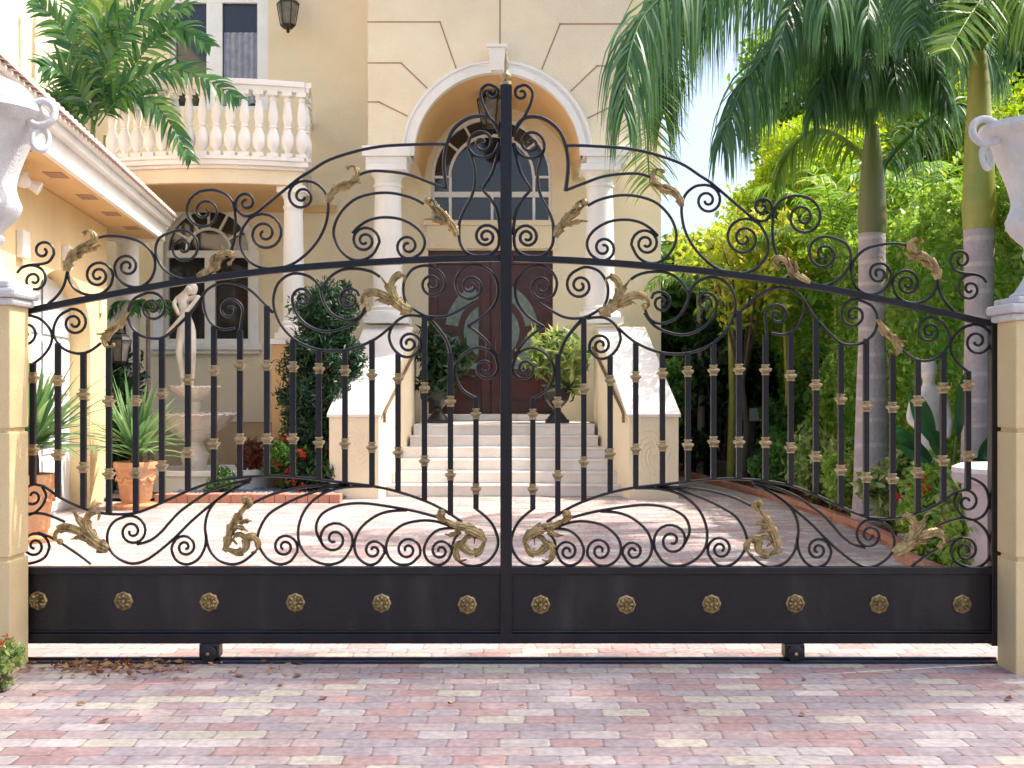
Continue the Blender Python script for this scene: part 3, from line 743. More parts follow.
# bottom arabesque
S([(40,485.5),(45,487),(57.5,496),(71.6,503.6),(85.6,509.3),(101,513),(117,514.3),(135.6,513),(153,506.7),(168.4,499.7),(191,489.7),(214.7,481.7),(238,477.8),(254,476.6),(280,476),(311,478.7),(342.5,482.5),(374,486.4),(399,492),(424,500.5),(441,508.5),(462,521.6)], (33,496.5,-1,1.15,3), None, 1.5)
S([(33,471),(24,474),(14,482),(10.5,498),(17,511),(30,514.5),(41,507),(46,496),(42,487)])
S([(65,522),(51,516),(40,513.4),(29,514),(20,519),(12,529),(9,545),(12,556),(22,563),(34,562.5),(45,557),(49.5,547)], None, (34.5,546,-1,1.6,3))
S([(91,564),(79,555),(64,545),(50,537),(38,532.5)])
S([(250,482),(238,486.5),(222.5,496),(208,507),(191,521.6),(176,536.5),(160.5,550),(145,560.6),(131,563.5),(117,557.5),(108.5,547),(107.5,533),(114,521.5),(126,516.3)], None, (132,531.5,1,1.7,3))
S([(252,479.5),(227,485),(207,493),(193,502),(180,511.5),(169,523),(160.6,532.5),(150,540.5),(137,544.5)])
S([(240,486),(228,492),(215,502),(207.5,514),(205,527),(206,540),(203,552),(196,561),(186,564.3),(176,560),(171.5,548.5),(176,539)], None, (185,547,1,1.45,2.5))
S([(206,534),(207,542),(210.5,551.5),(219,560.5),(232,564.3),(244,561),(256,551)])
S([(248,506),(269,495.5),(293,489),(320,485.5),(350,485)])
S([(350,484.5),(330,487),(311,493),(300,497),(285,504),(269,514),(260,528),(257.5,540),(261,550),(268.5,559.5),(279,564.3),(290,561.5),(297,552)], None, (284.5,546.8,-1,1.6,3))
S([(372,486.5),(350,486.8),(332,490),(317.5,497),(305.5,509),(299,524.5),(298.5,540),(303.5,551.5),(314,560.5),(328.5,564.5),(342.5,560.5),(351,549)], None, (334,539,-1,1.75,3))
S([(437,517),(414,511),(389,506.5),(367,503.5),(350,503.7),(335,506.8),(322,514),(316.5,524),(317,534),(323,545)])
S([(407,510.3),(389,511.5),(374,517),(360,529),(354.5,543),(357,556),(367.5,564.5),(377.5,562.5),(384.5,553)], None, (373.5,550.5,-1,1.35,2.5))
S([(450,526),(436,521.5),(420.6,520.7),(403,524.7),(390,535.5),(386,547.5),(389.5,558),(399,564.4),(411,563.5),(420,555)], None, (407.5,549.8,-1,1.5,2.5))
S([(457,528),(440,529.4),(429.5,537),(424,549),(427.5,560),(438,565),(447.5,560.5),(452,551)], None, (440.5,551,-1,1.4,2.5))
S([(461,532),(454.5,539),(453,549),(456,558),(463.5,563.8),(474.5,566),(487,562),(495.5,552),(498,540.5),(493.5,526.5),(485.5,516.5),(475.5,508.5)])

gate = thing('sliding_gate', (0, G, 0), 'wide black wrought iron driveway gate with scrolls and gilded leaf ornaments', 'gate')
PXM = G / F
def iron_path(pts2, wpx, mp, name='scroll', par=gate, mat_=None):
    q = [mp(x, y) for x, y in pts2]
    b = MB(); b.tube([G3(x, y) for x, y in q], wpx * PXM, 6)
    return b.build(name, mat_ or M['iron'], par, smooth=True, fix=False)
for mp in (ident, warp):
    for pts, s0, s1, wd in SC:
        body = crom(pts)
        if s0: body = spiral(s0[0], s0[1], pts[0], s0[2], s0[3], s0[4])[::-1] + body
        if s1: body = body + spiral(s1[0], s1[1], pts[-1], s1[2], s1[3], s1[4])
        iron_path(body, wd, mp)
# top rail
rail_pts = [(14,314),(48,307),(78,301),(110,295),(155,286.5),(200,279.3),(256,272.5),(300,267.8),(345,264.5),(400,261),(450,259),(500,258.2)]
for mp in (ident, warp):
    q = [mp(x, y) for x, y in crom(rail_pts, 3)]
    if mp is warp: q = q + []
    b = MB(); h = 3.3
    top = [G3(x, y - h, -.022) for x, y in q]; bot = [G3(x, y + h, -.022) for x, y in q]
    n = len(q); v = top + bot + [(a[0], a[1] + .044, a[2]) for a in top] + [(a[0], a[1] + .044, a[2]) for a in bot]
    f = []
    for i in range(n - 1):
        f += [(i, i+1, n+i+1, n+i), (2*n+i, 3*n+i, 3*n+i+1, 2*n+i+1), (i, 2*n+i, 2*n+i+1, i+1), (n+i, n+i+1, 3*n+i+1, 3*n+i)]
    f += [(0, n, 3*n, 2*n), (n-1, 3*n-1, 4*n-1, 2*n-1)]
    b.add(v, f).build('top_rail', M['iron'], gate, bevel=.004)
xe = 985.0
# fill the last bit of rail to the end post
b = MB(); a0_, a1_ = G3(warp(14, 314)[0] - 1, warp(14, 314)[1] - 3.3), G3(992, 330)
# posts
def post(px0, px1, py0, py1, hd=.035, name='post'):
    a = G3(px0, py0); c = G3(px1, py1)
    return MB().box(a[0], c[0], G - hd, G + hd, c[2], a[2]).build(name, M['iron'], gate, bevel=.005)
post(500.3, 512, 86, 640, .036, 'center_post')
post(989.5, 1000, 318, 645, .034, 'end_post')
post(8, 18, 318, 645, .034, 'end_post')
# finial
c = G3(506.3, 86)
MB().lathe([(.02, 0), (.034, .004), (.034, .02), (.02, .03), (.034, .05), (.034, .06), (.015, .08), (.012, .10), (.0148, .13), (.001, .215)], c, 12).build('finial', M['collar'], gate, smooth=True)
# kick panel
z_ = lambda y: Z(y, G)
xL, xR = X(17, G), X(990, G)
b = MB(); b.box(xL, xR, G - .012, G + .012, z_(633), z_(573)); b.build('kick_panel', M['iron_panel'], gate)
panel = bpy.data.objects['kick_panel']
b = MB()
b.box(xL, xR, G - .034, G + .03, z_(574), z_(566.5)); b.build('mid_rail', M['iron'], gate, bevel=.005)
b = MB(); b.box(xL, xR, G - .034, G + .03, z_(642.5), z_(632.5)); b.build('bottom_rail', M['iron'], gate, bevel=.005)
b = MB(); b.tube([(xL, G - .02, z_(631)), (xR, G - .02, z_(631))], .007, 8); b.build('moulding', M['iron'], gate, smooth=True)
# rosettes
def rosette(px, py):
    c = G3(px, py, -.013); R0 = 9.2 * PXM; b = MB(); v = []; f = []
    n = 32; rings = [(0, .016), (.16, .016), (.24, .006), (.34, .010), (.55, .015), (.75, .007), (.82, .012), (1.0, .006), (1.0, 0)]
    for r, h in rings:
        for k in range(n):
            a = 2 * math.pi * k / n
            rr = r * R0 * (1 + (.05 * math.cos(8 * a) if r > .8 else 0)); hh = h * (1 + (.55 * math.cos(8 * a) if .3 < r < .8 else 0))
            v.append((c[0] + rr * math.cos(a), c[1] - hh, c[2] + rr * math.sin(a)))
    for i in range(len(rings) - 1):
        for k in range(n): f.append((i*n+k, i*n+(k+1) % n, (i+1)*n+(k+1) % n, (i+1)*n+k))
    b.add(v, f).build('rosette', M['gold'], panel, smooth=True)
for px, py in ((39,600),(124.5,600.5),(210,601.5),(296,602),(382,602.5),(467.5,604),(540.5,604),(626,604),(711,603.5),(794.5,603),(878,603.5),(961,603.5)): rosette(px, py)
# pickets
PK = [(33,363,378,450,484),(58,343,381,455,497),(83.5,352,394.5,467.5,508),(109,348,401.5,474,513),(136,332,401,473,513),(162,338,394,466,503),(188,312,380,452.5,490),
      (214,326,371,444,481),(240,330,365.6,439,478),(267,306,365.6,439,476.5),(293,340,367,439,477.5),(319,349,368.7,442.5,480),(345,350,371,444,483),(372,340,375,447.5,486.5),
      (398,354,379,452.5,492),(424.5,316,388,461,501),(450.5,353,401.5,475,515),(476,397,414,489,509)]
def collar(c):
    s = [(2.7, -5.8), (4.0, -5.5), (4.0, -4.2), (3.1, -3.7), (3.1, -2.4), (5.9, -1.3), (5.9, .2), (4.6, 1.6), (3.0, 3.2), (3.8, 3.7), (3.8, 4.9), (2.7, 5.4)]
    pr = [(r * PXM * 1.27, -z * PXM) for r, z in s][::-1]
    return MB().lathe(pr, c, 4, math.pi / 4)
for mp in (ident, warp):
    for x, t, c1, c2, bt in PK:
        xx, c1w = mp(x, c1); _, c2w = mp(x, c2); _, tw = mp(x, t); _, bw = mp(x, bt)
        a = G3(xx - 2.7, tw); c = G3(xx + 2.7, bw)
        pk = MB().box(a[0], c[0], G - .0155, G + .0155, c[2], a[2]).build('picket', M['iron'], gate, bevel=.003)
        for cc in (c1w, c2w):
            collar(G3(xx, cc)).build('collar', M['collar'], pk, bevel=.0015)
# acanthus ornaments
def lobe(mb, sp, w0, thick=.024, tip=.3, teeth=3, side=0, y_off=-.008):
    """sp: spine pixels, w0 max half width px; serrated relief leaf with raised midrib and veins"""
    sp = crom(sp, 7); n = len(sp); v = []; f = []; nu = 12; w0 = w0 * 1.38; teeth = teeth + 1
    for i, (x, y) in enumerate(sp):
        t = i / (n - 1)
        ax, ay = sp[min(i+1, n-1)]; bx, by = sp[max(i-1, 0)]
        dx, dy = ax - bx, ay - by; L = math.hypot(dx, dy) or 1; nx, ny = -dy / L, dx / L
        w_ = w0 * (.32 + .68 * math.sin(math.pi * min(1, t * 1.1 + .14)) ** .8) * (1 if t < .8 else 1 - (1 - tip) * (t - .8) / .2)
        fr = (teeth * t) % 1.0; saw = .62 + .55 * fr ** 1.3
        for k in range(nu + 1):
            u = -1 + 2 * k / nu; au = abs(u)
            ww = w_ * (1 if au < .5 else 1 + (saw - 1) * (au - .5) * 2)
            fw = (au ** 2) * w0 * .35 * (fr - .4)
            h = thick * (.25 + .75 * (1 - au ** 2.2)) * (.62 + .38 * abs(math.cos(u * math.pi * 2))) * (.72 + .28 * (1 - fr) * au + .28 * (1 - au))
            p = G3(x + nx * ww * u + dx / L * fw, y + ny * ww * u + dy / L * fw, y_off - h)
            v.append(p)
        for k in (0, nu):
            u = -1 + 2 * k / nu; v.append(G3(x + nx * w_ * saw * u * .95, y + ny * w_ * saw * u * .95, y_off + .012))
    m_ = nu + 3
    for i in range(n - 1):
        for k in range(nu): f.append((i*m_+k, i*m_+k+1, (i+1)*m_+k+1, (i+1)*m_+k))
        f.append((i*m_, (i+1)*m_, (i+1)*m_+nu+1, i*m_+nu+1)); f.append((i*m_+nu, i*m_+nu+2, (i+1)*m_+nu+2, (i+1)*m_+nu))
        f.append((i*m_+nu+1, (i+1)*m_+nu+1, (i+1)*m_+nu+2, i*m_+nu+2))
    f.append(tuple(range(nu + 1)) + (nu + 2, nu + 1)); e = (n - 1) * m_
    f.append(tuple(e + k for k in range(nu, -1, -1)) + (e + nu + 1, e + nu + 2))
    return mb.add(v, f)
def knob(mb, x, y, r):
    c = G3(x, y, -.012); rr = r * PXM
    pr = [(rr * math.sin(math.pi * k / 8) + 1e-4, -rr * math.cos(math.pi * k / 8)) for k in range(9)]
    return mb.lathe(pr, c, 14)
ORN = [
 [([(67,271),(69,262),(76,252),(86,245),(97,240)],4.2,3),([(80,252),(88,249),(95,249),(101,245)],2.8,3),([(88,246),(94,241),(95,235),(90,231.5),(84,233)],3.0,1),([(74,258),(79,257),(85,253)],2.4,2)],
 [([(198,276.5),(209,271.5),(217,264),(221,255),(222,246)],4.0,3),([(218,262),(222,256),(229,253),(234,257),(230,263)],3.2,2),([(212,266),(213,259),(217,254)],2.2,2)],
 [([(328,203),(331,195),(338,187),(347,183),(356,182)],3.4,3),([(348,184),(355,180),(358,173),(354,167),(347,168)],2.6,2),([(338,189),(346,188),(352,185),(361,183)],2.4,3)],
 [([(457,236),(452,226),(443,217),(433,209),(427,203)],4.2,3),([(448,224),(440,222),(432,220),(424,220)],2.4,2),([(443,215),(437,209),(435,203),(431,199)],2.8,1),([(450,226),(447,218),(440,210),(436,208)],2.6,3)],
 [([(412,311),(402,306),(392,300),(381,294),(371,292.5),(364,296),(362,303),(367,306)],4.0,2),([(404,308),(395,298),(388,287),(381,277)],4.0,3),([(400,306),(393,294),(392,283),(398,275.5),(405,277),(405,284)],3.4,2),([(396,302),(387,303),(379,300),(375,302)],2.0,2),([(411,311),(403,308),(396,302),(390,297)],5.2,2)],
 [([(128,312),(121,323),(113,330),(104,334),(97,334)],3.0,2),([(116,329),(109,334),(105,341),(108,347),(114,345)],3.2,1),([(118,327),(112,329),(106,331)],2.2,2)],
 [([(109,549),(98,542),(87,536),(76,530),(65,527.5),(57,532),(56,539),(62,543)],4.2,2),([(97,541),(88,530),(80,520),(74,511)],4.2,3),([(96,538),(88,527),(88,517),(94,511.5),(100,513),(99,520)],3.5,2),([(86,537),(79,537),(72,539)],2.0,2),([(109,549),(100,545),(91,538),(84,532)],5.4,2)],
 [([(226,548),(229,537),(233,525),(240,514),(246,505),(247,499)],4.0,4),([(238,522),(246,521),(252,521)],2.4,2),([(247,508),(250,504),(249,498.5),(244,499)],2.6,1),([(229,549),(238,552),(246,548),(246,538),(239,534),(234,539),(238,544)],3.2,3),([(243,537),(252,536),(258,541),(258,549),(252,552)],3.0,2),([(224,548),(229,549),(236,551)],2.4,1),([(233,527),(241,527),(249,531)],2.2,2)],
 [([(485,541),(477,532),(466,527),(455,525),(446,520),(441,512)],4.2,4),([(446,521),(441,517),(440,511),(445,511)],3.2,1),([(484,543),(479,551),(470,552),(463,545),(467,537),(474,537),(474,544)],3.2,3),([(466,540),(458,545),(456,553),(460,560),(467,559)],3.0,2),([(462,528),(453,534),(445,534)],2.2,2),([(482,536),(470,530),(462,530)],4.4,3),([(483,541),(487,541)],1.6,1)],
]
KN = {0: (84.5,234,2.4), 1: (230,263.5,2.4), 2: (347.5,168.5,2.4), 3: (427.5,201,4.2), 4: (366,304,3.6), 5: (114,345,2.2), 6: (61,541.5,3.2), 7: (245,500,4), 8: (442,513,4)}
for mp in (ident, warp):
    for i, orn in enumerate(ORN):
        b = MB()
        for j, (sp, wd, te) in enumerate(orn):
            lobe(b, [mp(*q) for q in sp], wd, teeth=te, y_off=-.006 - .003 * j)
        kx, ky, kr = KN[i]; kx, ky = mp(kx, ky); knob(b, kx, ky, kr)
        b.build('acanthus_leaf', M['gold'], gate, smooth=True)
# flat bar at the crown of the arabesque, wheels
for px in (211, 793):
    b = MB(); a = G3(px - 10, 642); c = G3(px + 10, 663)
    b.box(a[0], c[0], G - .05, G + .05, .028, a[2])
    wb = b.build('wheel_housing', M['ironblack'], gate, bevel=.012)
    b = MB(); pr = [(.045, -.016), (.05, -.012), (.042, 0), (.05, .012), (.045, .016)]
    b.lathe(pr, (0, 0, 0), 20)
    cpt = G3(px, 656.5); b.v = [(cpt[0] + x, G - .052 + z, .062 + y) for x, y, z in b.v]
    b.build('wheel', M['ironblack'], wb, smooth=True)
    b = MB(); b.lathe([(.0, 0), (.011, 0.001), (.011, .008), (.006, .012)], (0, 0, 0), 6); b.v = [(cpt[0] + x, G - .07 - z, .062 + y) for x, y, z in b.v]
    b.build('axle_bolt', M['collar'], wb)
# track
b = MB(); b.box(X(14, G), X(996, G), G - .055, G + .055, .004, .016); b.box(X(14, G), X(996, G), G - .012, G + .012, .016, .028)
tag(b.build('gate_track', M['rail'], bevel=.003), 'dark steel rail set in the paving under the sliding gate', 'track')

# ------------------------------------------------------------------ gate pillars and urns
def pillar(s, label):
    o = thing('gate_pillar', (s * 3.1, 6.3, 0), label, 'pillar', 'gate pillars')
    x0, x1 = (2.84, 3.45) if s > 0 else (-3.45, -2.83)
    y0, y1 = 6.2, 6.44
    zt = Z(321, 6.44) if s > 0 else Z(306, 6.44)
    zs = [-.05, Z(557, 6.3), Z(430, 6.3), zt]
    b = MB()
    for a, c in zip(zs[:-1], zs[1:]): b.box(x0, x1, y0, y1, a + .012, c - .012)
    b.box(x0 + .014, x1 - .014, y0 + .014, y1 - .014, 0, zt)
    b.build('shaft', M['pillar'], o, bevel=.006)
    e = .05; b = MB()
    b.box(x0 - e*.6, x1 + e*.6, y0 - e*.6, y1 + e*.6, zt - .012, zt + .03)
    b.box(x0 - e, x1 + e, y0 - e, y1 + e, zt + .03, zt + .085)
    b.build('cap', M['caststone'], o, bevel=.018)
    return zt + .085
ztL = pillar(-1, 'tan stucco gate pillar at the left edge, its inner face in sunlight')
ztR = pillar(1, 'tan stucco gate pillar at the right edge beside the gate end post')
def urn(cx, cy, z0, ztop, label, ring_ang, sg):
    o = thing('stone_urn', (cx, cy, z0), label, 'urn', 'stone urns on the gate pillars')
    H = ztop - z0
    prof = [(.17,0),(.17,.05),(.14,.07),(.12,.10),(.10,.13),(.075,.19),(.07,.23),(.09,.245),(.10,.27),(.088,.29),(.095,.315),(.125,.345),(.16,.38),(.182,.415),(.188,.445),(.182,.475),(.168,.51),(.162,.545),(.166,.58),(.18,.63),(.215,.72),(.262,.82),(.285,.875),(.335,.90),(.35,.93),(.335,.965),(.30,.97),(.285,.95),(.25,.80)]
    k = .34 / .35
    b = MB(); n = 40; v = []; f = []
    for r, z in prof:
        for q in range(n):
            a = 2 * math.pi * q / n; rr = r * k
            if .33 < z < .46: rr *= 1 + .045 * abs(math.cos(10 * a))
            v.append((cx + rr * math.cos(a), cy + rr * math.sin(a), z0 + z * H))
    for i in range(len(prof) - 1):
        for q in range(n): f.append((i*n+q, i*n+(q+1) % n, (i+1)*n+(q+1) % n, (i+1)*n+q))
    f.append(tuple(range(n))[::-1]); f.append(tuple((len(prof)-1)*n + q for q in range(n)))
    b.add(v, f); b.build('bowl', M['caststone'], o, smooth=True)
    MB().box(cx - .2, cx + .2, cy - .16, cy + .16, z0 - .001, z0 + .035 * H).build('plinth', M['caststone'], o, bevel=.01)
    # rings hanging from the rim
    for (dx, dz, rr, tilt, rt) in ((.0, .0, .075, 0, .022), (.035, -.135, .062, 1, .017)):
        px_ = cx + sg * (.33 + (dx if not tilt else .0)); pz = z0 + H * .90 + dz + (.02 if not tilt else 0)
        pts = []
        for q in range(24):
            a = 2 * math.pi * q / 24
            if tilt == 0: pts.append((px_ + sg*.01 + rr * math.cos(a), cy - .06 + .02 * math.sin(a), pz + rr * math.sin(a)))
            else: pts.append((px_ + sg*.015 + rr * .55 * math.cos(a), cy - .08 + rr * .5 * math.sin(a + 1), pz + rr * math.sin(a)))
        b = MB(); b.tube(pts, rt, 10, closed=True); b.build('ring_handle', M['caststone'], o, smooth=True)
    return o
uL = urn(X(-15, 6.3), 6.32, ztL, Z(100, 6.3), 'white cast stone urn with ring handles on the left gate pillar', 0, 1)
ux = X(-2, 6.3)
MB().lathe([(.235, -.03), (.245, .03), (.235, .06), (.19, .11), (.12, .145), (.05, .16), (.001, .163)], (ux - .06, 6.32, Z(104, 6.3)), 32).build('lid', M['caststone'], uL, smooth=True)
urn(X(1042, 6.3), 6.32, ztR, Z(118, 6.3), 'white cast stone urn with ring handles on the right gate pillar', 0, -1)
#PART2
# ------------------------------------------------------------------ foliage helpers
def mesh_np(name, V, Fq, mat_, parent=None, smooth=False):
    o0 = WL[parent.name] if parent is not None else Vector((0, 0, 0))
    V = np.asarray(V, dtype=np.float32) - np.array(o0, dtype=np.float32)
    Fq = np.asarray(Fq, dtype=np.int32)
    me = bpy.data.meshes.new(name); k = Fq.shape[1]
    me.vertices.add(len(V)); me.vertices.foreach_set('co', V.ravel())
    me.loops.add(Fq.size); me.loops.foreach_set('vertex_index', Fq.ravel())
    me.polygons.add(len(Fq)); me.polygons.foreach_set('loop_start', np.arange(len(Fq), dtype=np.int32) * k)
    me.polygons.foreach_set('loop_total', np.full(len(Fq), k, dtype=np.int32))
    me.update(calc_edges=True); me.validate()
    return link(name, me, mat_, parent, smooth, 0, o0)
def leaf_quads(C, size, up=.3, aspect=.45, out=None, droop=0):
    """kite shaped leaves at centres C"""
    n = len(C); s = size * (.6 + .8 * rng.random(n))[:, None]
    d = rng.normal(size=(n, 3)); d[:, 2] += up - droop
    if out is not None: d += out * 1.1
    d /= np.linalg.norm(d, axis=1)[:, None]
    r = rng.normal(size=(n, 3)); sd = np.cross(d, r); sd /= np.linalg.norm(sd, axis=1)[:, None]
    nn = np.cross(d, sd)
    a = C - d * s * .5; t = C + d * s * .5 - nn * s * .12
    l = C + sd * s * aspect * .5 + nn * s * .1; q = C - sd * s * aspect * .5 + nn * s * .1
    V = np.stack([a, l, t, q], 1).reshape(-1, 3)
    return V, np.arange(4 * n).reshape(n, 4)
def blob_points(centers, radii, n, shell=.55, clump=.0):
    centers = np.array(centers, float); radii = np.array(radii, float)
    if radii.ndim == 1: radii = np.repeat(radii[:, None], 3, 1)
    wgt = radii.prod(1) ** .66; idx = rng.choice(len(centers), n, p=wgt / wgt.sum())
    d = rng.normal(size=(n, 3)); d /= np.linalg.norm(d, axis=1)[:, None]
    rr = shell + (1 - shell) * rng.random(n) ** .7
    rr = rr * (1 + .18 * rng.normal(size=n))
    return centers[idx] + d * radii[idx] * rr[:, None], d
def clumpy(center, radii, nc, n, size, r_c=.3, **kw):
    """a crown of many sub clumps on an ellipsoid"""
    c = np.array(center); radii = np.array(radii)
    d = rng.normal(size=(nc, 3)); d /= np.linalg.norm(d, axis=1)[:, None]
    cc = c + d * radii * (.25 + .7 * rng.random(nc) ** .6)[:, None]
    cr = radii.mean() * r_c * (.6 + .8 * rng.random(nc))
    P_, o_ = blob_points(cc, cr, n, .35)
    return leaf_quads(P_, size, out=o_ * .5, **kw)
def merge(parts):
    V = []; Fs = []; n = 0
    for v, f in parts: V.append(v); Fs.append(f + n); n += len(v)
    return np.concatenate(V), np.concatenate(Fs)

def bez(pts, n):
    pts = [Vector(p) for p in pts]; out = []
    m_ = len(pts)
    for i in range(n + 1):
        u = i / n * (m_ - 1); k = min(int(u), m_ - 2); t = u - k
        p0 = pts[max(k-1, 0)]; p1 = pts[k]; p2 = pts[k+1]; p3 = pts[min(k+2, m_-1)]
        out.append(.5 * ((2*p1) + (p2 - p0)*t + (2*p0 - 5*p1 + 4*p2 - p3)*t*t + (3*p1 - p0 - 3*p2 + p3)*t**3))
    return out
def frond(ctrl, L, n=60, hang=.5, wid=.035, start=.12, fwd=.5, rad=.022, jit=.15, plumose=.3, nseg=4, nv=(0, 0, 1), down=0.0, lat=1.0):
    """feather palm frond: rachis + ribbon leaflets; returns (V,F)"""
    rp = bez(ctrl, n); V = []; Fq = []; nv = Vector(nv).normalized()
    # rachis as 4 sided tube
    for i, p in enumerate(rp):
        t = (rp[min(i+1, n)] - rp[max(i-1, 0)]).normalized(); a = t.cross(Vector((0, 0, 1)))
        if a.length < .05: a = Vector((1, 0, 0))
        a.normalize(); b = a.cross(t); r = rad * (1 - .8 * i / n)
        V += [p + a * r, p + b * r, p - a * r, p - b * r]
        if i:
            for k in range(4): Fq.append(((i-1)*4+k, (i-1)*4+(k+1) % 4, i*4+(k+1) % 4, i*4+k))
    for i in range(int(n * start), n + 1):
        u = i / n; p = rp[i]; t = (rp[min(i+1, n)] - rp[max(i-1, 0)]).normalized(); a = t.cross(nv)
        if a.length < .05: a = Vector((1, 0, 0))
        a.normalize(); b = a.cross(t)
        ll = L * (math.sin(math.pi * min(1, (u - start) / (1 - start) * .76 + .16)) ** .6) * random.uniform(.82, 1.1)
        for s in (-1, 1):
            dr = (a * s * lat + t * (fwd + .6 * u) + b * (random.uniform(-1, 1) * plumose) + Vector([random.uniform(-jit, jit) for _ in range(3)]) + Vector((0, 0, -down * random.uniform(.5, 1.5)))).normalized()
            q = p.copy(); n0 = len(V); nvj = Vector([random.uniform(-.7, .7) for _ in range(3)])
            h = hang * random.uniform(.75, 1.2)
            for k in range(nseg + 1):
                f_ = k / nseg; wv = wid * (.55 + .9 * f_ * 2 if f_ < .25 else (1 - f_) * 1.33) * .5 + .001
                sd = dr.cross(nv + nvj)
                if sd.length < .1: sd = t.copy()
                sd.normalize()
                V += [q + sd * wv, q - sd * wv]
                if k: Fq.append((n0+2*k-2, n0+2*k-1, n0+2*k+1, n0+2*k))
                dr = (dr + Vector((0, 0, -1)) * h * .9 / nseg * (1 + k)).normalized()
                q = q + dr * ll / nseg
    return np.array([tuple(v) for v in V]), np.array(Fq)
def add_frond(parent, mat_, *a, name='frond', **k):
    V, Fq = frond(*a, **k); return mesh_np(name, V, Fq, mat_, parent)
def crown_frond(top, ang, el, Lr, droop):
    p = Vector(top); pts = [p.copy()]; d0 = Vector((math.cos(ang) * math.cos(el), math.sin(ang) * math.cos(el), math.sin(el)))
    for k in range(5):
        p = p + d0 * Lr / 5; pts.append(p.copy()); d0 = (d0 + Vector((0, 0, -droop * (.5 + .35 * k)))).normalized()
    return pts
def trunk(parent, x, y, zs, rs, mat_, name='trunk', lean=(0, 0), n=20):
    b = MB(); b.tube([(x + lean[0] * z, y + lean[1] * z, z) for z in zs], list(rs), n); return b.build(name, mat_, parent, smooth=True, fix=False)

# ------------------------------------------------------------------ garden ground on the right and kerbs
b = MB(); pts = [(x, y, .03) for x, y in bed_edge]; b.add(pts + [(9, 22.5, .03), (9, 6.9, .03)], [tuple(range(len(pts) + 2))])
b.build('flower_bed', M['mulch'], fix=False).__setitem__('kind', 'structure')
b = MB(); kp = bez([(x, y, 0) for x, y in bed_edge], 110)
for i in range(0, len(kp) - 1):
    a, c = kp[i], kp[i+1]; t = (c - a).normalized(); nn = Vector((t.y, -t.x, 0)); g = t * .006
    q = [a + g, c - g, c - g + nn * .11, a + g + nn * .11]
    b.hexa([(p.x, p.y, -.02) for p in q], [(p.x, p.y, .10) for p in q])
b.build('garden_kerb', M['curb'], bevel=.006).__setitem__('kind', 'structure')
# left fountain bed
b = MB(); b.add([(-6.0, 15.9, .05), (-2.45, 15.9, .05), (-2.45, HY, .05), (-6.0, HY, .05)], [(0,1,2,3)]); b.build('planting_bed', M['soil'], fix=False).__setitem__('kind', 'structure')
b = MB()
for k in range(17):
    x0 = -5.1 + k * .156
    b.box(x0 + .003, x0 + .153, 15.68, 15.9, -.02, .125 + .004 * (k % 3))
b.build('bed_kerb', M['curb'], bevel=.008).__setitem__('kind', 'structure')
V = []; Fq = []
b = MB()
for k in range(900):
    x, y = random.uniform(-5.0, -2.55), 15.98 + 1.2 * random.random() ** 1.5; r = random.uniform(.03, .06)
    m_ = [(x + r * random.uniform(.8, 1.3), y, .08), (x, y + r, .08), (x - r * random.uniform(.8, 1.3), y, .08), (x, y - r, .08), (x, y, .08 + r * .8), (x, y, .05)]
    b.add(m_, [(0,1,4),(1,2,4),(2,3,4),(3,0,4)])
tag(b.build('pebbles', M['pebble'], smooth=True), 'blue grey pebbles filling the bed around the fountain', 'pebbles', kind='stuff')

# ------------------------------------------------------------------ fountain, statue
fx, fyy = X(191, 17.2), 17.4
ft = thing('tiered_fountain', (fx, fyy, 0), 'white stone fountain with two shell basins behind the potted yucca', 'fountain')
def shell(mb, c, R_, zt, zb_, amp=.07, n=72):
    v = []; f = []
    prof = [(.18, zb_), (.45, zb_ + (zt-zb_)*.25), (.8, zb_ + (zt-zb_)*.65), (.97, zt - .04), (1.04, zt - .012), (1.03, zt + .008), (.95, zt), (.7, zt - .08), (.2, zt - .14)]
    for i, (r, z) in enumerate(prof):
        for k in range(n):
            a = 2*math.pi*k/n; w_ = 1 + amp * abs(math.sin(7 * a)) * min(1, r) - amp * .5
            v.append((c[0] + r*R_*w_*math.cos(a), c[1] + r*R_*w_*math.sin(a), z + (.03 * abs(math.sin(14 * a)) if r > .9 else 0)))
    for i in range(len(prof)-1):
        for k in range(n): f.append((i*n+k, i*n+(k+1) % n, (i+1)*n+(k+1) % n, (i+1)*n+k))
    f.append(tuple(range(n))[::-1]); f.append(tuple((len(prof)-1)*n+k for k in range(n)))
    return mb.add(v, f)
b = MB(); shell(b, (fx, fyy), .62, 1.22, .78); b.build('lower_basin', M['statue'], ft, smooth=True)
b = MB(); shell(b, (fx, fyy), .38, 1.65, 1.42); b.build('upper_basin', M['statue'], ft, smooth=True)
b = MB(); b.lathe([(.3, .1), (.32, .2), (.22, .26), (.16, .34), (.2, .5), (.23, .6), (.15, .72), (.13, .8)], (fx, fyy, 0), 24)
b.lathe([(.09, 1.06), (.12, 1.15), (.08, 1.25), (.10, 1.38), (.08, 1.46)], (fx, fyy, 0), 20); b.lathe([(.2, 1.52), (.19, 1.62), (.16, 1.66)], (fx, fyy, 0), 20)
b.build('pedestal', M['statue'], ft, smooth=True)
b = MB(); v = []; n = 48
for (r, z) in ((1.0, 0), (1.0, .30), (1.07, .31), (1.07, .38), (.88, .38), (.88, .2)):
    for k in range(n): a = 2*math.pi*k/n; v.append((fx + .25 + 1.0*r*math.cos(a), fyy + .75*r*math.sin(a), z))
f = [(i*n+k, i*n+(k+1) % n, (i+1)*n+(k+1) % n, (i+1)*n+k) for i in range(5) for k in range(n)] + [tuple(5*n+k for k in range(n))]
b.add(v, f).build('pool_wall', M['trim'], ft)

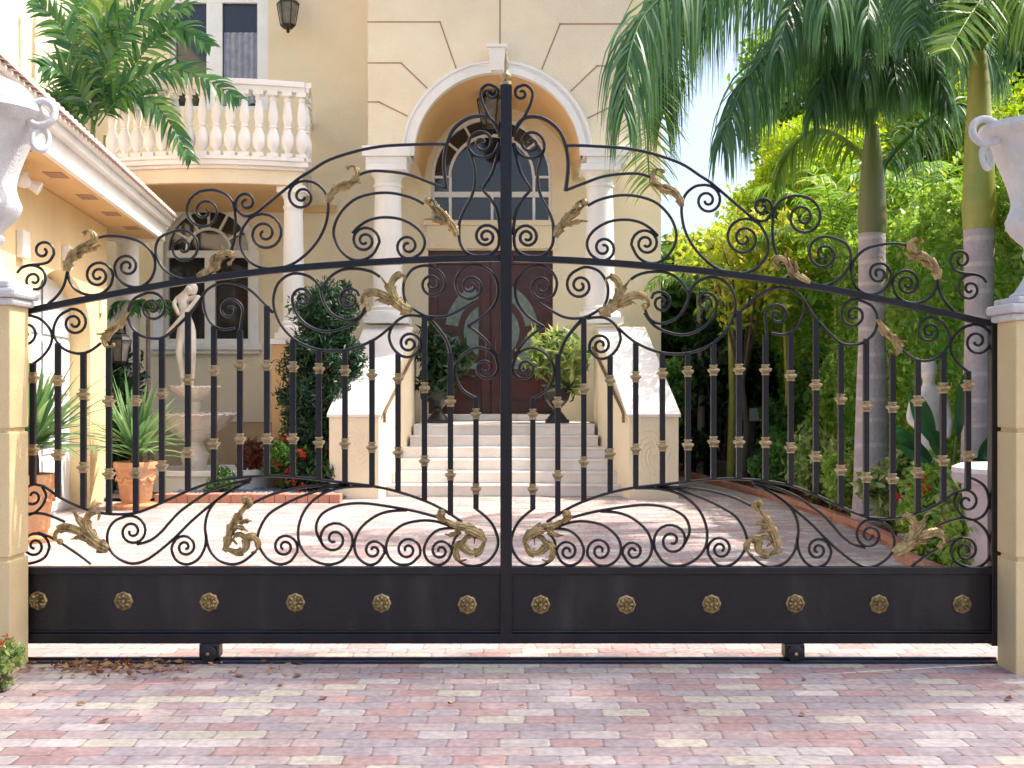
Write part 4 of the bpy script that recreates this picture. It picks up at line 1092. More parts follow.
def skin_figure(name, joints, edges, mat_, parent, sub=2):
    me = bpy.data.meshes.new(name); o0 = WL[parent.name]
    me.from_pydata([tuple(Vector(j[0]) - o0) for j in joints], edges, [])
    o = bpy.data.objects.new(name, me); COL.objects.link(o)
    md = o.modifiers.new('skin', 'SKIN'); md.use_smooth_shade = True
    sk = me.skin_vertices[0].data
    for i, j in enumerate(joints): sk[i].radius = j[1] if isinstance(j[1], tuple) else (j[1], j[1]); sk[i].use_root = (i == 0)
    o.modifiers.new('sub', 'SUBSURF').levels = sub; o.modifiers['sub'].render_levels = sub
    dg = bpy.context.evaluated_depsgraph_get(); dg.update()
    m2 = bpy.data.meshes.new_from_object(o.evaluated_get(dg)); m2.name = name
    bpy.data.objects.remove(o)
    return link(name, m2, mat_, parent, True, 0, o0)
SY = 17.4
def Q(px, py, dy=0): p = P(px, py, SY); return (p.x, p.y + dy, p.z)
stt = thing('bathing_statue', (fx, SY, 1.66), 'white marble nude figure with raised arms standing on the fountain', 'statue')
J = [(Q(186.5,326), (.125,.11)), (Q(185,312), (.095,.08)), (Q(183,303), (.11,.08)), (Q(183,297), (.09,.07)), (Q(186,292), .045), (Q(190,290,-.03), (.075,.08)), (Q(192,287,-.03), .055),
     (Q(177,299), .045), (Q(175,305,-.07), .042), (Q(182,316,-.14), .034), (Q(190,310,-.16), .03), # arm over the chest
     (Q(189,299), .045), (Q(201,297,-.08), .042), (Q(188,314,-.17), .036), (Q(173,331,-.18), .026), (Q(169.5,335,-.18), .02),
     (Q(182,331), .088), (Q(180,352,-.06), .062), (Q(182,372,.0), .05), (Q(183,386,.0), .034), (Q(181,388.5,-.1), .03),
     (Q(191,331), .088), (Q(194,350,-.09), .062), (Q(192,372,.02), .05), (Q(191,386,.02), .034), (Q(192,388.5,-.08), .03)]
E = [(0,1),(1,2),(2,3),(3,4),(4,5),(5,6),(3,7),(7,8),(8,9),(9,10),(3,11),(11,12),(12,13),(13,14),(14,15),(0,16),(16,17),(17,18),(18,19),(19,20),(0,21),(21,22),(22,23),(23,24),(24,25)]
skin_figure('body', J, E, M['statue'], stt)
hc = Q(191.5, 289, .0); b = MB(); b.lathe([(.001,-.1),(.06,-.085),(.088,-.02),(.09,.04),(.06,.085),(.001,.1)], (hc[0], hc[1] + .03, hc[2]), 16); b.build('hair', M['statue'], stt, smooth=True)
# garden statue on the right
gx, gy = X(929, 11.6), 11.6
st2 = thing('garden_statue', (gx, gy, 0), 'pale stone draped figure on a pedestal behind the large green leaves', 'statue')
def g2(dx, dy, z): return (gx + dx, gy + dy, z)
J = [(g2(0,0,1.05), (.15,.11)), (g2(0,0,1.25), (.12,.09)), (g2(0,0,1.48), (.15,.095)), (g2(0,0,1.60), (.08,.06)), (g2(-.01,-.01,1.68), .05), (g2(-.01,-.03,1.77), (.085,.095)), (g2(-.01,-.02,1.85), .06),
     (g2(-.15,0,1.53), .055), (g2(-.22,-.04,1.3), .045), (g2(-.12,-.15,1.18), .04), (g2(.15,0,1.53), .055), (g2(.21,-.02,1.28), .045), (g2(.14,-.14,1.1), .04),
     (g2(0,0,.85), (.19,.15)), (g2(.0,0,.62), (.22,.18)), (g2(.0,0,.5), (.24,.19))]
E = [(0,1),(1,2),(2,3),(3,4),(4,5),(5,6),(3,7),(7,8),(8,9),(3,10),(10,11),(11,12),(0,13),(13,14),(14,15)]
skin_figure('figure', J, E, M['statue'], st2)
b = MB(); b.box(gx-.26, gx+.26, gy-.22, gy+.22, .0, .08); b.box(gx-.21, gx+.21, gy-.18, gy+.18, .08, .42); b.box(gx-.25, gx+.25, gy-.21, gy+.21, .42, .48); b.build('pedestal', M['caststone'], st2, bevel=.01)
b = MB(); b.lathe([(.001,-.06),(.07,-.05),(.10,0),(.10,.06),(.07,.11),(.001,.13)], (gx-.01, gy+.015, 1.80), 16); b.build('hair', M['statue'], st2, smooth=True)

# ------------------------------------------------------------------ potted yuccas
def blade_plant(n, base, L, spread, wid, seg=5, droop=.25, elmin=.1, r0=.05):
    V = []; Fq = []
    for k in range(n):
        a = random.uniform(0, 2 * math.pi); el = random.uniform(elmin, 1.45); l = L * random.uniform(.7, 1.1)
        d0 = Vector((math.cos(a) * math.cos(el) * spread, math.sin(a) * math.cos(el) * spread, math.sin(el))).normalized()
        p = Vector(base) + Vector((math.cos(a) * r0, math.sin(a) * r0, random.uniform(-.08, .12))); n0 = len(V)
        sd = d0.cross(Vector((0, 0, 1))); sd = sd.normalized() if sd.length > .05 else Vector((1, 0, 0))
        up = sd.cross(d0)
        for i in range(seg + 1):
            f_ = i / seg; w_ = wid * (.5 + 1.6 * f_ if f_ < .3 else (1 - f_) * 1.4) * .5 + .0015
            V += [p + sd * w_ + up * w_ * .35, p.copy(), p - sd * w_ + up * w_ * .35]
            if i:
                q = n0 + 3 * i; Fq += [(q-3, q-2, q+1, q), (q-2, q-1, q+2, q+1)]
            d0 = (d0 + Vector((0, 0, -droop / seg * (1 + i * .5) * math.cos(el)))).normalized(); p = p + d0 * l / seg
    return np.array([tuple(v) for v in V]), np.array(Fq)
def yucca_pot(x, y, r, h, L, label, wid=.06, n=95, zoff=.12):
    o = thing('potted_yucca', (x, y, 0), label, 'potted plant', 'yuccas in terracotta pots')
    b = MB(); b.lathe([(r*.95, .0), (r*1.0, .05), (r*.95, .07), (r*.62, .08), (r*.66, .12), (r*.72, .14), (r*.78, h*.5), (r*.81, h*.52), (r*.8, h*.55), (r*.9, h*.82), (r*1.0, h*.86), (r*1.02, h*.97), (r*.98, h), (r*.86, h), (r*.84, h*.9)], (x, y, 0), 32)
    # relief garland
    for k in range(10):
        a = 2*math.pi*k/10; pts = [(x + r*.87*math.cos(a+t*.6), y + r*.87*math.sin(a+t*.6), h*(.70 - .09*math.sin(math.pi*t))) for t in [q/8 for q in range(9)]]
        b.tube(pts, [.012 + .012*math.sin(math.pi*q/8) for q in range(9)], 6)
    b.build('pot', M['terracotta'], o, smooth=True)
    b = MB(); b.lathe([(r*.84, h*.9), (r*.3, h*.93)], (x, y, 0), 20); b.build('soil', M['soil'], o)
    b = MB(); b.tube([(x, y, h*.85), (x+.01, y, h+zoff*.5), (x, y, h+zoff)], [.09, .075, .06], 10); b.build('stem', M['darkbark'], o, smooth=True)
    V, Fq = blade_plant(n, (x, y, h+zoff), L, 1.0, wid * 1.45); mesh_np('leaves', V, Fq, M['leaf_yucca'], o)
yucca_pot(X(136, 15.0), 15.0, .29, .64, 1.0, 'spiky yucca in a tall terracotta pot left of the fountain')
yucca_pot(X(31, 11.7), 11.7, .26, .72, 1.05, 'spiky yucca in a terracotta pot against the garage wing wall', wid=.065, zoff=.3)

# ------------------------------------------------------------------ shrubs
def shrub(name, c, rad, n, size, mat_, label, cat='shrub', group=None, nc=14, flowers=None, stems=True, aspect=.5, rc=.42, up=.4):
    o = thing(name, (c[0], c[1], 0), label, cat, group)
    V, Fq = clumpy(c, rad, nc, n, size, rc, aspect=aspect, up=up)
    V[:, 2] = np.maximum(V[:, 2], .02)
    mesh_np('foliage', V, Fq, mat_, o)
    if stems:
        b = MB()
        for k in range(5):
            a = k * 1.3; b.tube([(c[0] + .04*math.cos(a), c[1] + .04*math.sin(a), 0), (c[0] + rad[0]*.3*math.cos(a), c[1] + rad[1]*.3*math.sin(a), c[2]*.6), (c[0] + rad[0]*.6*math.cos(a), c[1] + rad[1]*.6*math.sin(a), c[2])], [.022, .015, .006], 6)
        b.build('stem', M['darkbark'], o)
    if flowers:
        nf, fm, fs = flowers
        d = rng.normal(size=(nf, 3)); d[:, 1] -= .8; d[:, 2] += .5; d /= np.linalg.norm(d, axis=1)[:, None]
        fc = np.array(c) + d * np.array(rad) * .98
        Pf, of = blob_points(fc, np.full(nf, fs), nf * 26, .2)
        V, Fq = leaf_quads(Pf, fs * .55, out=of, aspect=.8); mesh_np('blossom', V, Fq, fm, o)
    return o
# conifer like shrub left of the stairs
cx_, cy_ = X(323, 16.9), 17.0
o = thing('conifer_shrub', (cx_, cy_, 0), 'tall dark green bushy conifer left of the entry stairs', 'shrub')
parts = []
for k in range(210):
    t = random.random(); z = .2 + t * 2.85; rr = (.68 if z < 2.2 else .68 - (z - 2.2) * .3) * random.uniform(.35, 1.0)
    a = random.uniform(0, 6.28); dx = .0 - .0 * z
    c = (cx_ + rr * math.cos(a) * .95 + .06 * math.sin(z * 3), cy_ + rr * math.sin(a) * .7, z + random.uniform(-.1, .25))
    Pq, oq = blob_points([c], [random.uniform(.12, .24)], 150, .2)
    parts.append(leaf_quads(Pq, .10, out=oq, aspect=.28))
V, Fq = merge(parts); mesh_np('foliage', V, Fq, M['leaf_conifer'], o)
b = MB(); b.tube([(cx_, cy_, 0), (cx_ + .02, cy_, 1.4), (cx_, cy_, 2.8)], [.07, .05, .02], 8); b.build('trunk', M['darkbark'], o)
Vc = [(X(290, 16.6), 16.7, .45), (X(312, 16.6), 16.6, .38), (X(272, 16.8), 17.0, .5)]
shrub('flowering_shrub', (X(287, 16.6), 16.7, .48), (.36, .3, .42), 2600, .10, M['leaf_mid'], 'low shrub with red flowers directly below the balcony pier', group='red flowering shrubs', flowers=(14, M['redflower'], .075))
shrub('flowering_shrub', (X(314, 16.5), 16.5, .40), (.38, .28, .38), 2600, .10, M['leaf_dark'], 'dark low shrub with red flowers beside the stair cheek wall', group='red flowering shrubs', flowers=(8, M['redflower'], .06))
shrub('bromeliad', (X(262, 17.2), 17.2, .62), (.30, .25, .32), 700, .20, M['leaf_red'], 'dark maroon leafy plant at the foot of the window wall', 'plant', aspect=.22)
shrub('ground_fern', (X(222, 16.4), 16.35, .22), (.30, .2, .2), 500, .12, M['leaf_mid'], 'small green fern among the pebbles by the pool', 'plant', aspect=.3, stems=False)
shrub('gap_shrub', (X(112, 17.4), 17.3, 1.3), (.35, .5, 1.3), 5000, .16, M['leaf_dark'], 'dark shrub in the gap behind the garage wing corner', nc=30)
# black urns by the door
def door_urn(px, label, lm, flip):
    y = 19.0; x = X(px, y); z0 = 1.05
    o = thing('door_planter', (x, y, z0), label, 'potted plant', 'planted black urns at the front door')
    b = MB(); b.box(x-.2, x+.2, y-.2, y+.2, z0, z0+.06)
    b.lathe([(.18, .06), (.14, .12), (.07, .2), (.07, .25), (.13, .3), (.2, .4), (.24, .55), (.23, .62), (.29, .66), (.29, .69), (.22, .68), (.2, .6)], (x, y, z0), 28); b.build('urn', M['urnblack'], o, smooth=False)
    for s in (-1, 1):
        b = MB(); b.tube([(x + s*.22 + s*.07*math.sin(t), y - .05, z0 + .47 + .1*math.cos(t)) for t in [q*math.pi/8 for q in range(9)]], .014, 8); b.build('handle', M['urnblack'], o, smooth=True)
    V1, F1 = clumpy((x + flip * .02, y, z0 + 1.15), (.42, .38, .5), 16, 520, .30, .5, aspect=.22, up=.1)
    V2, F2 = clumpy((x - flip * .12, y - .1, z0 + .75), (.36, .3, .24), 8, 220, .30, .5, aspect=.2, up=-.6)
    V, Fq = merge([(V1, F1), (V2, F2)]); mesh_np('foliage', V, Fq, lm, o)
door_urn(438, 'black urn with dark leafy plant left of the front door', M['leaf_dark'], 1)
door_urn(557, 'black urn with paler yellow green plant right of the front door', M['leaf_var'], -1)

# ------------------------------------------------------------------ palm by the balcony
px0, py0 = X(93, 17.9), 17.9
ar = thing('areca_palm', (px0, py0, 0), 'glossy green palm rising between the garage roof and the balcony', 'palm tree')
for dx, dy, tz in ((0, 0, Z(120, 17.9)), (.12, .05, Z(135, 17.9)), (-.12, .04, Z(138, 17.9))):
    b = MB(); b.tube([(px0 + dx, py0 + dy, 0), (px0 + dx, py0 + dy, tz * .6), (px0 + dx * 1.6, py0 + dy, tz)], [.07, .055, .04], 10); b.build('trunk', M['crownshaft_green'], ar, smooth=True)
for pts, Yd, mt in [([(95,132),(84,85),(66,35),(38,2)], -.5, 'leaf_areca'), ([(95,125),(108,65),(140,22),(188,6)], -.6, 'leaf_areca'), ([(98,120),(126,84),(180,70),(238,98)], -.8, 'leaf_areca'),
    ([(98,126),(122,98),(155,104),(190,158)], -.7, 'leaf_areca'), ([(92,120),(94,55),(104,5),(126,-35)], -.2, 'frond_lit'), ([(99,118),(136,62),(172,28),(208,44)], -.5, 'leaf_areca'),
    ([(90,135),(70,108),(54,102),(40,118)], -.5, 'leaf_areca'), ([(92,118),(72,60),(80,10),(70,-30)], .2, 'leaf_areca'), ([(96,122),(110,50),(150,-5),(180,-20)], .1, 'leaf_areca'), ([(93,124),(82,95),(62,72),(44,66)], -.8, 'leaf_areca'), ([(96,120),(104,84),(100,40),(118,10)], -.4, 'leaf_areca')]:
    n = len(pts); ctrl = [P(a, b_, 17.85 + Yd * i / (n - 1)) for i, (a, b_) in enumerate(pts)]
    add_frond(ar, M[mt], ctrl, .50, n=36, hang=.38, wid=.078, start=.16, fwd=.6, rad=.018, plumose=.4, nv=(.15, -1, .35))
sp = thing('small_palm', (X(150, 17.5), 17.6, 0), 'small palm with drooping fronds beside the casement window', 'palm tree')
b = MB(); b.tube([(X(150, 17.5), 17.6, 0), (X(146, 17.5), 17.6, 1.5), (X(146, 17.5), 17.6, 2.9)], [.05, .04, .03], 8); b.build('trunk', M['bark'], sp)
for k in range(7):
    a = -1.57 + (k - 3) * .8
    add_frond(sp, M['leaf_areca'], crown_frond((X(146, 17.5), 17.6, 2.85), a, .7, .75, .5), .3, n=22, hang=.6, wid=.05, start=.15, rad=.01)

# ------------------------------------------------------------------ royal palms
def palm(name, x, y, zt, zs_top, rb, rt, label, csmat, lean):
    o = thing(name, (x, y, 0), label, 'palm tree', 'royal palms on the right')
    zs = [0, .4, 1.0, 1.6, 2.2, zt]; rs = [rb * 1.25, rb * 1.08, rb, rb * .9, rb * .78, rt * 1.1]
    trunk(o, x, y, zs, rs, M['palmtrunk'], 'trunk', lean)
    zz = [zt - .02, zt + .15, (zt + zs_top) / 2, zs_top - .3, zs_top]
    b = MB(); b.tube([(x + lean[0] * z, y + lean[1] * z, z) for z in zz], [rt * 1.12, rt * 1.2, rt * 1.0, rt * .75, rt * .5], 18); b.build('crownshaft', csmat, o, smooth=True)
    return o
yA = 13.0; xA = X(872, yA); zA = Z(125, yA)
pA = palm('royal_palm', xA, yA, Z(232, yA), zA, .20, .142, 'royal palm with darker green crownshaft and long fronds over the gate', M['crownshaft_green'], (0, 0))
def pf(par, mt, pts, Ys, L, **k):
    n = len(pts); ctrl = [P(a, b_, Ys[0] + (Ys[1] - Ys[0]) * i / (n - 1)) for i, (a, b_) in enumerate(pts)]
    add_frond(par, M[mt], ctrl, L, **k)
kw = dict(n=185, hang=1.3, down=.6, lat=.6, wid=.026, start=.16, fwd=.15, rad=.035, plumose=.5, nseg=5, nv=(0, -.8, .6))
pf(pA, 'frond', [(872,122),(860,62),(828,26),(778,44),(742,88),(722,140)], (13, 11.6), 1.05, **kw)
pf(pA, 'frond', [(872,118),(845,25),(780,-38),(705,-28),(652,6),(630,50),(624,110)], (13, 11.2), 1.35, **kw)
pf(pA, 'frond', [(872,118),(850,10),(800,-50),(740,-40),(690,-8),(668,50),(664,110)], (13, 12.4), 1.3, **kw)
pf(pA, 'frond', [(873,118),(880,20),(890,-40),(905,-50),(925,-30),(940,20)], (13, 11.0), 1.25, **kw)
pf(pA, 'frond', [(873,118),(870,10),(860,-50),(850,-70),(835,-50),(828,0)], (13, 10.5), 1.25, **kw)
pf(pA, 'frond', [(873,118),(875,10),(880,-50),(878,-60),(872,-30),(868,20)], (13, 10.6), 1.1, **kw)
pf(pA, 'frond', [(873,118),(900,50),(935,20),(970,30),(1000,70)], (13, 13.6), 1.0, **kw)
pf(pA, 'frond', [(873,118),(885,40),(905,5),(930,-5),(955,20)], (13, 14.2), 1.0, **kw)
pf(pA, 'frond', [(873,118),(865,30),(875,-30),(885,-50),(895,-20)], (13, 15.5), 1.0, **kw)
pf(pA, 'frond', [(872,118),(850,60),(820,20),(790,20),(770,60),(765,110)], (13, 15.2), .9, **kw)
pf(pA, 'frond', [(872,120),(888,72),(908,50),(930,60),(946,100)], (13, 12.2), .75, **kw)
pf(pA, 'frond', [(872,122),(862,92),(845,70),(826,76),(812,110)], (13, 12.0), .75, **kw)
pf(pA, 'frond', [(872,122),(870,80),(868,50),(866,52),(862,80)], (13, 11.6), .7, **kw)
pf(pA, 'frond', [(872,122),(880,84),(888,60),(893,62),(897,86)], (13, 11.8), .7, **kw)
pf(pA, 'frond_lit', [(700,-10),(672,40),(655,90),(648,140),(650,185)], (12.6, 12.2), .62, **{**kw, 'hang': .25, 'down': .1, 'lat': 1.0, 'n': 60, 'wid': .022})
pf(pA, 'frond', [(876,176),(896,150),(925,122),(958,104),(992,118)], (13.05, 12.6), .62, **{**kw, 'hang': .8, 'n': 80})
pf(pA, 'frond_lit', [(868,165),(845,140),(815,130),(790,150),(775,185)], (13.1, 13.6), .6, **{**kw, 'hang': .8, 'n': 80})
yB = 11.0; xB = X(979, yB); zB = Z(52, yB)
pf(pA, 'frond', [(872,118),(865,30),(850,-30),(815,-30),(790,10),(778,50)], (13, 11.6), 1.0, **kw)
pf(pA, 'frond', [(872,118),(850,0),(790,-70),(720,-60),(672,-20),(645,30)], (13, 13.2), 1.4, **kw)
pf(pA, 'frond', [(873,118),(885,10),(905,-40),(930,-40),(955,-10),(965,30)], (13, 12.0), 1.1, **kw)
pB = palm('royal_palm', xB, yB, Z(228, yB), zB, .17, .135, 'royal palm with yellow green crownshaft beside the right urn', M['crownshaft'], (0, 0))
kb = dict(n=130, hang=.9, wid=.028, start=.15, fwd=.5, rad=.03, plumose=.4, nseg=5, nv=(0, -.8, .6))
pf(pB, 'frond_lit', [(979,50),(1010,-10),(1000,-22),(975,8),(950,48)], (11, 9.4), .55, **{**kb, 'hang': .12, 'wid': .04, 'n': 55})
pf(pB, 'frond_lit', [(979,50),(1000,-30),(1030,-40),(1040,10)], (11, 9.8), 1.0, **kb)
pf(pB, 'frond', [(979,50),(965,-10),(945,-30),(925,-15),(915,30)], (11, 10.2), .8, **kb)
pf(pB, 'frond', [(979,50),(985,10),(1000,-5),(1015,5),(1022,50)], (11, 10.4), .7, **kb)
pf(pB, 'frond', [(979,50),(1020,0),(1060,0),(1090,60)], (11, 10.5), .8, **kb)
pf(pB, 'frond', [(979,50),(990,-40),(1010,-60),(1030,-20)], (11, 12.5), .9, **kb)
pf(pB, 'frond', [(979,50),(960,-30),(930,-60),(900,-40)], (11, 12.5), .9, **kb)
pf(pB, 'frond', [(979,50),(985,-60),(980,-90),(960,-70)], (11, 9.5), .9, **kb)
pf(pB, 'frond', [(979,52),(1005,20),(1030,40),(1045,95)], (11, 11.8), .7, **kb)

# ------------------------------------------------------------------ hedge
hd = thing('ficus_hedge', (5.6, 15, 0), 'tall clipped ficus hedge along the right boundary behind the palms', 'hedge')
N = 30000
u = rng.random(N); Y_ = 9.2 + 16 * u ** 1.25; zz = rng.random(N) ** .85 * 3.85
bump = .12 * np.sin(Y_ * 2.3 + 1.7 * zz) + .1 * np.sin(zz * 3.1 + Y_ * 1.1) + .07 * np.sin(Y_ * 6.1 - zz * 4)
C1 = np.stack([5.02 + bump + .22 * rng.random(N) ** 2 , Y_, zz + .05 * np.sin(Y_ * 3)], 1)
V1, F1 = leaf_quads(C1, .105, out=np.array([-.8, -.3, .3]) * .7, aspect=.5)
N2 = 9000; Y_ = 9.2 + 16 * rng.random(N2); xx = 5.0 + 1.3 * rng.random(N2)
C2 = np.stack([xx, Y_, 3.82 + .1 * np.sin(Y_ * 2) + .1 * np.sin(xx * 5) + .12 * rng.random(N2)], 1); V2, F2 = leaf_quads(C2, .11, up=1, aspect=.5)
N3 = 3500; C3 = np.stack([5.0 + 1.3 * rng.random(N3), 9.15 + .15 * rng.random(N3), 3.9 * rng.random(N3)], 1); V3, F3 = leaf_quads(C3, .11, out=np.array([0, -1, 0]), aspect=.5)
V, Fq = merge([(V1, F1), (V2, F2), (V3, F3)]); mesh_np('foliage', V, Fq, M['leaf_hedge'], hd)
MB().box(5.3, 6.3, 9.35, 25.2, 0, 3.72).build('inner_twigs', M['leaf_mid'], hd)

# ------------------------------------------------------------------ trees beyond
def tree(name, c, rad, n, size, mat_, label, th, nc=60, group='trees beyond the garden', rc=.24, aspect=.45, droop=0, extra=None, tr=.12):
    o = thing(name, (c[0], c[1], 0), label, 'tree', group)
    V, Fq = clumpy(c, rad, nc, n, size, rc, aspect=aspect, droop=droop)
    mesh_np('crown', V, Fq, mat_, o)
    b = MB(); b.tube([(c[0], c[1], 0), (c[0] + .08, c[1], th * .5), (c[0] - .03, c[1], th), (c[0], c[1], c[2] + rad[2] * .3)], [tr * 1.4, tr, tr * .8, tr * .3], 10)
    for k in range(6):
        a = k * 1.05; b.tube([(c[0], c[1], th * .85), (c[0] + rad[0]*.35*math.cos(a), c[1] + rad[1]*.35*math.sin(a), c[2] - rad[2]*.2), (c[0] + rad[0]*.75*math.cos(a), c[1] + rad[1]*.75*math.sin(a), c[2] + rad[2]*.25)], [tr*.6, tr*.35, tr*.1], 6)
    b.build('trunk', M['darkbark'], o, smooth=True)
    return o
def at(px, py, Y): p = P(px, py, Y); return (p.x, p.y, p.z)
tree('lime_tree', at(812, 205, 21), (1.5, 1.4, 1.7), 26000, .12, M['leaf_lime'], 'tree with bright lime leaves seen between the big palm trunk and the sky gap', 2.6)
tree('yellow_tree', at(742, 268, 18), (1.15, .8, 1.1), 2600, .15, M['leaf_yellow'], 'small tree with yellow and lime leaves right of the portico', 2.0, nc=40, tr=.05, rc=.3, droop=.4)
tree('lime_tree', at(770, 262, 24), (1.9, 1.2, 1.5), 20000, .13, M['leaf_lime'], 'lime leaved tree right behind the small yellow tree', 2.4)
tree('broadleaf_tree', at(690, 300, 22), (1.3, 1.2, 1.5), 9000, .20, M['leaf_mid'], 'mid green tree low beside the house corner', 2.2)
tree('lime_tree', at(930, 150, 24), (2.4, 1.8, 2.3), 26000, .15, M['leaf_lime'], 'lime leaved tree behind the hedge between the two royal palms', 3.6)
tree('broadleaf_tree', at(1010, 60, 26), (2.6, 2, 3.0), 14000, .24, M['leaf_mid'], 'tall green tree behind the right urn', 4)
tree('broadleaf_tree', at(860, 90, 32), (3.4, 2.4, 2.8), 16000, .28, M['leaf_hedge'], 'tall green tree far behind the royal palm crown', 5)
tree('broadleaf_tree', at(770, 330, 27), (2.8, 1.8, 2.2), 12000, .26, M['leaf_mid'], 'wide green tree low behind the lime tree', 2.5)
tree('broadleaf_tree', at(900, 300, 30), (3.6, 1.8, 3.4), 12000, .28, M['leaf_hedge'], 'green tree behind the far end of the hedge', 3)
# dense understory on the right
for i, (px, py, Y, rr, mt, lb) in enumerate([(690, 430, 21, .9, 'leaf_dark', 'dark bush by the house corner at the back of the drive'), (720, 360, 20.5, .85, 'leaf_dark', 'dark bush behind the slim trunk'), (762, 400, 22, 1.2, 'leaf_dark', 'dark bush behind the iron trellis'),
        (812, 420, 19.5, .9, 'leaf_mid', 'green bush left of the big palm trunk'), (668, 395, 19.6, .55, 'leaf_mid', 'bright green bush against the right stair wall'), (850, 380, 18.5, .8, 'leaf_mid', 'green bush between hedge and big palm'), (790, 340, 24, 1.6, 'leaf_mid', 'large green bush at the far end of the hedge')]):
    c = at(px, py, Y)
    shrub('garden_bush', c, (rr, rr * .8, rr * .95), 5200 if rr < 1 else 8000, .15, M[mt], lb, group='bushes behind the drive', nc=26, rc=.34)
MB().box(1.9, 9.5, 33.5, 33.9, 0, 3.2).build('garden_wall', M['stucco_base']); tag(bpy.data.objects['garden_wall'], 'plain low wall far behind the trees', 'wall')
for px, Y in ((700, 20.6), (731, 19.2), (751, 21.5)):
    o = thing('slim_tree', (X(px, Y), Y, 0), {700: 'slim brown trunk nearest the house corner', 731: 'slim yellow green trunk beside the trellis', 751: 'slim grey trunk right of the trellis'}[px], 'tree', 'slim trunks')
    b = MB(); b.tube([(X(px, Y), Y, 0), (X(px, Y) + .03, Y, 1.5), (X(px, Y) - .02, Y, 3.4)], [.085, .065, .05], 10); b.build('trunk', M['crownshaft'] if px == 731 else M['bark'], o, smooth=True)
    for k in range(6):
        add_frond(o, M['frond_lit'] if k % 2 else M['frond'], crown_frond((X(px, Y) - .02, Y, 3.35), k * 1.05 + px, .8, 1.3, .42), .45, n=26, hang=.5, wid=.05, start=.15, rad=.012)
# areca clumps in the middle distance : fine bright fronds
for j, (px, py, Y, lb) in enumerate([(835, 225, 17.5, 'feathery bright palm clump left of the big palm trunk'), (925, 205, 17.0, 'feathery bright palm clump between the two royal palms'), (785, 300, 19.0, 'feathery palm clump over the yellow leaves')]):
    c = at(px, py, Y); o = thing('feather_palm', (c[0], c[1], 0), lb, 'palm tree', 'feathery palms in the garden')
    b = MB(); b.tube([(c[0], c[1], 0), (c[0] + .05, c[1], c[2] * .5), (c[0], c[1], c[2] - .4)], [.06, .05, .04], 8); b.build('trunk', M['crownshaft'], o, smooth=True)
    for k in range(13):
        add_frond(o, M['frond_lit'], crown_frond((c[0], c[1], c[2] - .45), k * 2.4 + j, random.uniform(.5, 1.35), random.uniform(1.4, 2.0), .36), .5, n=34, hang=.6, wid=.045, start=.2, rad=.014)

# ------------------------------------------------------------------ right flower bed
spots = [(3.95, 9.3, 'v'), (4.25, 9.0, 'r'), (4.0, 10.1, 'r'), (4.5, 9.8, 'v'), (4.15, 10.9, 'r'), (4.6, 11.0, 'g'), (4.2, 11.9, 'v'), (4.55, 12.4, 'r'), (4.25, 13.6, 'r'), (4.45, 14.4, 'v'), (4.2, 15.2, 'v'), (4.5, 16.2, 'g'), (4.1, 17.0, 'g'), (4.4, 18.4, 'g'), (3.75, 8.75, 'r'), (4.6, 8.6, 'g')]
wher = ['nearest the drive beside the round planter', 'next to the round planter', 'at the drive edge under the gilded leaf', 'beside the bird of paradise', 'in front of the garden statue', 'behind the garden statue', 'at the drive edge before the big palm', 'between the two royal palms', 'at the foot of the big palm', 'behind the big palm foot', 'past the big palm along the kerb', 'against the hedge past the big palm', 'farther along the kerb', 'at the far end of the bed', 'hugging the planter base', 'behind the round planter']
for (x, y, k), wh in zip(spots, wher):
    x += .10
    h = random.uniform(.40, .50)
    if k == 'r': shrub('ixora_shrub', (x, y, h), (.42, .44, h * 1.0), 4600, .085, M['leaf_hedge'], 'green shrub with orange red flowers ' + wh, group='red flowering shrubs in the right bed', flowers=(16, M['redflower'], .05))
    elif k == 'v': shrub('variegated_shrub', (x, y, h + .05), (.42, .44, h), 3400, .12, M['leaf_var'], 'cream and green variegated shrub ' + wh, group='variegated shrubs in the right bed')
    else: shrub('green_shrub', (x, y, h), (.42, .44, h), 3400, .12, M['leaf_mid'], 'plain green shrub ' + wh, group='green shrubs in the right bed')
# bird of paradise
bp_ = thing('bird_of_paradise', (X(955, 10.6), 10.6, 0), 'plant with big upright paddle leaves in front of the right palm trunk', 'plant')
for (bx, by, tx, ty, wl) in [(945,480,915,395,.17),(948,480,932,428,.14),(955,480,985,455,.15),(950,480,905,440,.15),(960,480,1000,430,.15),(952,480,962,380,.12),(948,480,895,425,.13)]:
    a = P(bx, by, 10.6); c = P(tx, ty, 10.3); mid = a.lerp(c, .45); b = MB(); b.tube([(X(955,10.6), 10.6, 0), a, mid], [.018, .014, .010], 6); st_ = b.build('leaf_stalk', M['crownshaft_green'], bp_)
    V = []; Fq = []; ns = 12
    ax = (c - mid); sd = ax.cross(Vector((0, 1, 0))).normalized()
    for i in range(ns + 1):
        t = i / ns; w_ = wl * math.sin(math.pi * (t * .93 + .05)) ** .7; p = mid + ax * t * 1.3 + Vector((0, 0, -.10 * t * t))
        w_ *= .55; V += [p + sd * w_ + Vector((0, -.04, 0)), p, p - sd * w_ + Vector((0, -.04, 0))]
        if i: q = 3 * i; Fq += [(q-3, q-2, q+1, q), (q-2, q-1, q+2, q+1)]
    mesh_np('leaf', [tuple(v) for v in V], Fq, M['leaf_bird'], bp_, smooth=True)
